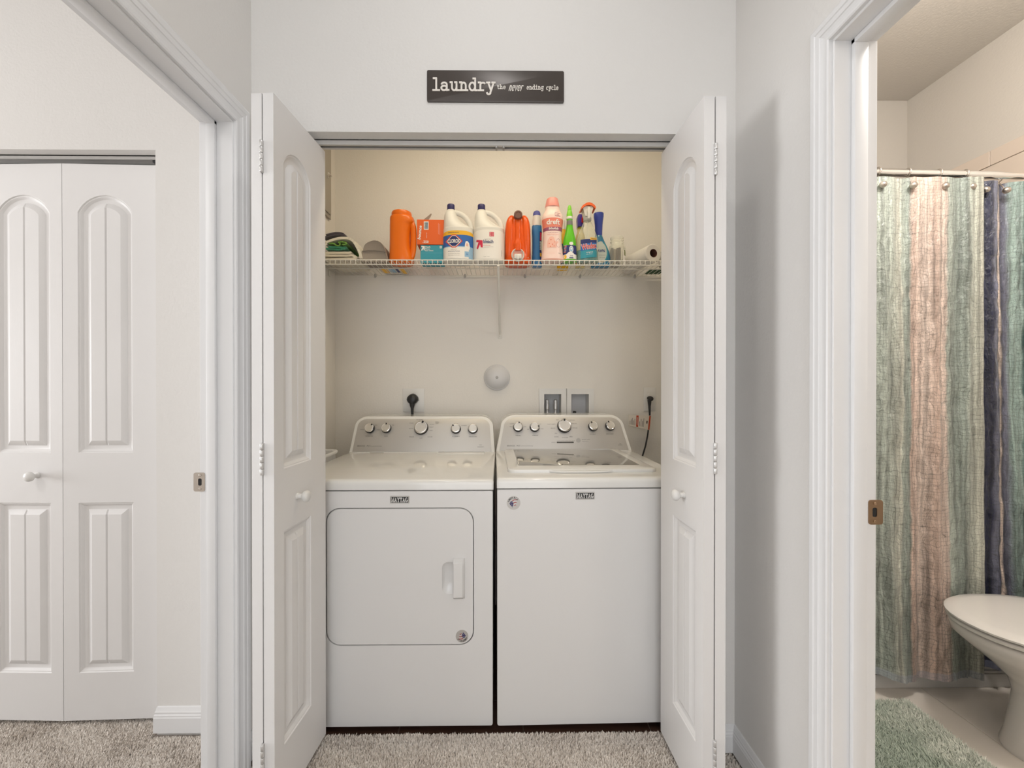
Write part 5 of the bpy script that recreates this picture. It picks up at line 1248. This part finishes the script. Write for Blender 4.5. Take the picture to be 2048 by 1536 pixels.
YY = PY[None, :] + amp*crk*1.6 + .020*VV*np.sin(UU*34 + 1.2) * (.4+.6*VV)*calm - .006*VV
ZZ = ztop + (zbot-ztop)*VV + .010*VV**3*np.sin(UU*21) + .004*np.sin(UU*9)*VV - .012*(1-np.clip(VV*30, 0, 1))*np.abs(np.sin(UU*24))*.4
YY = np.minimum(YY, 1.712)
V_ = np.stack([XX, YY, ZZ], -1).reshape(-1, 3)
idx = np.arange(nU*nV).reshape(nV, nU); Q = np.stack([idx[:-1, :-1], idx[:-1, 1:], idx[1:, 1:], idx[1:, :-1]], -1).reshape(-1, 4)
me = bpy.data.meshes.new('shower_curtain'); me.from_pydata(V_.tolist(), [], Q.tolist())
uvl = me.uv_layers.new(name='UVMap'); li = np.zeros(len(me.loops), np.int32); me.loops.foreach_get('vertex_index', li)
uv_ = np.stack([UU.ravel()[li], (VV.ravel()*abs(zbot-ztop))[li]], 1).astype(np.float32); uvl.data.foreach_set('uv', uv_.ravel())
me.polygons.foreach_set('use_smooth', [True]*len(me.polygons))
def s_at(px, side=0):
    """cloth length under that pixel of the photograph"""
    x = at(px, 400, Y=1.648 if side == 0 else 1.682).x; k_ = np.where(np.abs(PX-x) < .004)[0]
    return float(sU[k_[0 if side == 0 else -1]])
def curtain_mat():
    m = bpy.data.materials.new('crinkled_taffeta'); m.use_nodes = True; nt = m.node_tree; b = nt.nodes['Principled BSDF']; N = nt.nodes.new; Lk = nt.links.new
    uv = N('ShaderNodeUVMap'); uv.uv_map = 'UVMap'
    ns = N('ShaderNodeTexNoise'); ns.inputs['Scale'].default_value = 1; ns.inputs['Detail'].default_value = 3
    mp = N('ShaderNodeMapping'); mp.inputs['Scale'].default_value = (9, 5, 1); Lk(uv.outputs[0], mp.inputs[0]); Lk(mp.outputs[0], ns.inputs['Vector'])
    sp = N('ShaderNodeSeparateXYZ'); Lk(uv.outputs[0], sp.inputs[0])
    ma = N('ShaderNodeMath'); ma.operation = 'MULTIPLY_ADD'; Lk(ns.outputs['Fac'], ma.inputs[0]); ma.inputs[1].default_value = .016; ma.inputs[2].default_value = -.008
    ad = N('ShaderNodeMath'); ad.operation = 'ADD'; Lk(sp.outputs[0], ad.inputs[0]); Lk(ma.outputs[0], ad.inputs[1])
    dv = N('ShaderNodeMath'); dv.operation = 'DIVIDE'; Lk(ad.outputs[0], dv.inputs[0]); dv.inputs[1].default_value = tot
    cr = N('ShaderNodeValToRGB'); cr.color_ramp.interpolation = 'LINEAR'
    sage, sage2, pink, palep, navy, lav, teal, dteal, cream = [rgb(*c) for c in ((140, 150, 142), (166, 174, 164), (196, 171, 157), (212, 194, 182), (30, 34, 62), (116, 118, 136), (142, 162, 155), (26, 74, 72), (186, 187, 174))]
    e1 = s_at(1824); e2 = s_at(1893); fe = float(sU[int(np.argmax(PX > 1.890))]); f2 = lambda px: s_at(px, -1)
    st = [(0, sage), (s_at(1780), sage2), (s_at(1799), cream), (s_at(1804), cream), (s_at(1808), sage2), (e1-.003, sage), (e1+.003, pink), (s_at(1850), palep), (s_at(1868), pink), (e2-.004, palep), (e2+.004, sage2), (s_at(1915), sage), (s_at(1929), sage), (s_at(1934), sage2), (fe-.012, cream), (fe+.002, cream), (fe+.006, navy), (f2(1953), lav), (f2(1956), pink), (f2(1958), pink), (f2(1960), navy), (f2(1976), navy), (f2(1982), lav), (f2(1990), navy), (f2(2001), palep), (f2(2004), palep), (f2(2005), navy), (f2(2014), lav), (f2(2021), teal), (f2(2036), teal), (f2(2040), dteal), (tot, dteal)]
    el = cr.color_ramp.elements
    while len(el) > 1: el.remove(el[-1])
    el[0].position = 0; el[0].color = st[0][1]
    for p, c in st[1:]:
        e = el.new(min(.9999, max(0, p/tot))); e.color = c
    Lk(dv.outputs[0], cr.inputs[0])
    # streaks along the cloth
    n2 = N('ShaderNodeTexNoise'); n2.inputs['Scale'].default_value = 1; n2.inputs['Detail'].default_value = 4
    mp2 = N('ShaderNodeMapping'); mp2.inputs['Scale'].default_value = (75, 1.6, 1); Lk(uv.outputs[0], mp2.inputs[0]); Lk(mp2.outputs[0], n2.inputs['Vector'])
    mr = N('ShaderNodeMapRange'); mr.inputs[1].default_value = .3; mr.inputs[2].default_value = .7; mr.inputs[3].default_value = .45; mr.inputs[4].default_value = 1.36; Lk(n2.outputs['Fac'], mr.inputs[0])
    mm = N('ShaderNodeMix'); mm.data_type = 'RGBA'; mm.blend_type = 'MULTIPLY'; mm.inputs[0].default_value = 1; Lk(cr.outputs[0], mm.inputs[6]); Lk(mr.outputs[0], mm.inputs[7])
    # printed net of dark threads, warped
    wn = N('ShaderNodeTexNoise'); wn.inputs['Scale'].default_value = 11; wn.inputs['Detail'].default_value = 3; Lk(uv.outputs[0], wn.inputs['Vector'])
    vs = N('ShaderNodeVectorMath'); vs.operation = 'MULTIPLY_ADD'; Lk(wn.outputs['Color'], vs.inputs[0]); vs.inputs[1].default_value = (.035, .07, 0); Lk(uv.outputs[0], vs.inputs[2])
    mask = None; sw = N('ShaderNodeSeparateXYZ'); Lk(vs.outputs[0], sw.inputs[0])
    w2 = N('ShaderNodeTexNoise'); w2.inputs['Scale'].default_value = 38; w2.inputs['Detail'].default_value = 2; Lk(uv.outputs[0], w2.inputs['Vector'])
    for ax_, fq, wd_, jit in ((0, 105, .085, .6), (1, 72, .085, .6), (0, 38, .03, .9), (1, 29, .035, .9)):
        m1 = N('ShaderNodeMath'); m1.operation = 'MULTIPLY'; Lk(sw.outputs[ax_], m1.inputs[0]); m1.inputs[1].default_value = fq
        m2_ = N('ShaderNodeMath'); m2_.operation = 'MULTIPLY_ADD'; Lk(w2.outputs['Fac'], m2_.inputs[0]); m2_.inputs[1].default_value = jit; Lk(m1.outputs[0], m2_.inputs[2])
        fr2 = N('ShaderNodeMath'); fr2.operation = 'PINGPONG'; Lk(m2_.outputs[0], fr2.inputs[0]); fr2.inputs[1].default_value = .5
        g = N('ShaderNodeMapRange'); g.inputs[1].default_value = wd_*.35; g.inputs[2].default_value = wd_; g.inputs[3].default_value = .62 if fq > 60 else .66; Lk(fr2.outputs[0], g.inputs[0])
        if mask is None: mask = g.outputs[0]
        else:
            mn = N('ShaderNodeMath'); mn.operation = 'MULTIPLY'; Lk(mask, mn.inputs[0]); Lk(g.outputs[0], mn.inputs[1]); mask = mn.outputs[0]
    m3 = N('ShaderNodeMix'); m3.data_type = 'RGBA'; Lk(mask, m3.inputs[0]); m3.inputs[6].default_value = rgb(52, 56, 52); Lk(mm.outputs[2], m3.inputs[7])
    # hem
    hm = N('ShaderNodeMath'); hm.operation = 'GREATER_THAN'; Lk(sp.outputs[1], hm.inputs[0]); hm.inputs[1].default_value = abs(zbot-ztop) - .028
    m4 = N('ShaderNodeMix'); m4.data_type = 'RGBA'; m4.blend_type = 'MIX'; hs = N('ShaderNodeMath'); hs.operation = 'MULTIPLY'; Lk(hm.outputs[0], hs.inputs[0]); hs.inputs[1].default_value = .35
    Lk(hs.outputs[0], m4.inputs[0]); Lk(m3.outputs[2], m4.inputs[6]); m4.inputs[7].default_value = rgb(172, 178, 200)
    Lk(m4.outputs[2], b.inputs['Base Color']); b.inputs['Roughness'].default_value = .34; b.inputs['Specular IOR Level'].default_value = .6; b.inputs['Sheen Weight'].default_value = .15
    n5 = N('ShaderNodeTexNoise'); n5.inputs['Scale'].default_value = 1; n5.inputs['Detail'].default_value = 5; n5.inputs['Roughness'].default_value = .6; n5.inputs['Distortion'].default_value = .6
    mp5 = N('ShaderNodeMapping'); mp5.inputs['Scale'].default_value = (85, 38, 1); Lk(uv.outputs[0], mp5.inputs[0]); Lk(mp5.outputs[0], n5.inputs['Vector'])
    bp = N('ShaderNodeBump'); bp.inputs['Strength'].default_value = 1.0; bp.inputs['Distance'].default_value = .006; Lk(n5.outputs['Fac'], bp.inputs['Height']); Lk(bp.outputs[0], b.inputs['Normal'])
    return m
me.materials.append(curtain_mat())
cu = bpy.data.objects.new('shower_curtain', me); COL.objects.link(cu)
tag(cu, 'crinkled shower curtain in sage, pink and navy stripes with a dark net pattern', 'curtain')

words = ['first', 'second', 'third', 'fourth', 'fifth', 'sixth']
proto = None
for n_, (px, py) in enumerate(((1766, 369), (1828, 371), (1893, 371), (1948, 372), (1990, 372), (2033, 376))):
    p = at(px, py, Y=1.634); rc = r0 + d*(p.x + .010 - r0.x)
    lab = f'brushed nickel curtain hook with a ball, {words[n_]} from the bathroom door jamb'
    if proto is None:
        proto = thing('curtain_hook', lab, 'curtain hook', (rc.x, rc.y, rc.z), group='hooks on the shower rod')
        ringp = [(.003*math.sin(a*.5), .0185*math.cos(a), .0185*math.sin(a)) for a in np.linspace(-1.9, 3.6, 22)]
        ringp = [(-.009 + .0, 1.642-RY, p.z-rc.z+.006), (-.007, 1.648-RY, p.z-rc.z+.02)] + [(x, -y, z) for x, y, z in ringp][2:]
        MB().tube(ringp, .0019, 8).build('ring', M_nickel, proto, 60)
        MB().lathe([(.001, .0125), (.006, .0115), (.0105, .008), (.0125, .002), (.0125, -.002), (.0105, -.007), (.005, -.010), (.001, -.0105)], 24, (-.010, 1.636-RY-.002, p.z-rc.z), 'y').build('ball', M_nickel, proto, 60)
    else:
        c = proto.copy(); COL.objects.link(c); c.location = (rc.x, rc.y + (.0 if n_ < 4 else .022), rc.z); c['label'] = lab
        for ch in proto.children:
            h = ch.copy(); COL.objects.link(h); h.parent = c
lpro = None; lwords = ['first', 'second', 'third', 'fourth', 'fifth']
for n_, px in enumerate((1920, 1975, 1996, 2016, 2038)):
    base = pA + Vector((0, .075, -.040)); xx = at(px, 358, Y=RY+.075).x; p = base + d*(xx-base.x)
    lab = f'thin liner ring on the rear rod, {lwords[n_]} visible from the door jamb'
    if lpro is None:
        lpro = MB().tube([(0, .0155*math.cos(a), .0155*math.sin(a)-.004) for a in np.linspace(0, 2*PI, 22)], .0016, 6, cap=False).build('liner_ring', M_nickel, None, 60)
        lpro.location = p; tag(lpro, lab, 'curtain ring', 'rings on the liner rod')
    else:
        c = lpro.copy(); COL.objects.link(c); c.location = p; c['label'] = lab

# toilet, facing left
TX, TY = 1.560, 1.395
M_pors = mat('porcelain', (.72, .69, .655, 1), .14, coat=.4, var=.01)
to = thing('toilet', 'white toilet with a closed lid in front of the shower curtain', 'toilet', (TX, TY, -.006))
def egg(x0, x1, hw, z, n=40):
    """egg plan: round nose at x0, squarer tail at x1"""
    pts = []; xc = x0 + (x1-x0)*.45
    for j in range(n):
        a = 2*PI*j/n; c, s = math.cos(a), math.sin(a)
        rx = (xc-x0) if c < 0 else (x1-xc)
        pw = 1.0 if c < 0 else .8
        pts.append((xc + rx*math.copysign(abs(c)**pw, c), hw*math.copysign(abs(s)**.92, s), z))
    return pts
MB().loft([egg(.148, .62, .112, 0), egg(.144, .62, .115, .012), egg(.158, .60, .106, .05), egg(.172, .60, .098, .13), egg(.182, .60, .098, .19), egg(.172, .58, .112, .235), egg(.122, .53, .142, .285), egg(.060, .50, .170, .335), egg(.016, .48, .184, .375), egg(.012, .48, .186, .400), egg(.018, .475, .180, .407)]).build('bowl', M_pors, to, 60)
M_seat = mat('seat_plastic', (.74, .715, .68, 1), .2, coat=.2, var=.01)
MB().loft([egg(.010, .485, .184, .411), egg(.004, .488, .189, .414), egg(.003, .488, .190, .422), egg(.008, .486, .187, .4265)]).build('seat', M_seat, to, 50)
MB().loft([egg(.006, .488, .186, .4305), egg(-.001, .490, .192, .433), egg(-.002, .490, .192, .439), egg(.008, .484, .184, .446), egg(.04, .46, .155, .4505), egg(.12, .40, .09, .453)]).build('lid', M_seat, to, 50)
MB().box((.485, -.10, .407), (.515, .10, .44), .008, 2).build('hinge_block', M_seat, to, 40)
MB().box((.54, -.20, .38), (.755, .20, .74), .03, 3).box((.40, -.12, .30), (.60, .12, .405), .03, 3).build('tank', M_pors, to, 40)
MB().box((.53, -.21, .742), (.765, .21, .775), .012, 3).build('tank_lid', M_pors, to, 40)
for sy in (-.122, .122): MB().lathe([(.012, 0), (.012, .010), (.008, .016), (.001, .018)], 12, (.38, sy, .0)).build('bolt_cap', M_seat, to, 40)

# bath rug
rx1, ry1 = at(1815, 1398, Z=.012).x, at(1815, 1398, Z=.012).y
rg = thing('bath_rug', 'shaggy grey-green bath rug on the beige tiles before the tub', 'rug', (0, 0, -.005))
MB().box((.93, .95, 0), (rx1-.006, ry1-.006, .006), .002).build('backing', mat('rug_backing', rgb(120, 126, 116), .95, bump=.6, bscale=200, var=.2), rg, 30)
tufts('rug_pile', [(.925, .94, rx1, ry1)], .0031, .018, tuft_mat('rug_yarn', rgb(196, 204, 190), rgb(252, 253, 243), rgb(222, 230, 226)), rg, seed=9, lean=.7, wdt=.0032, z0=.001)

#@@OBJECTS@@
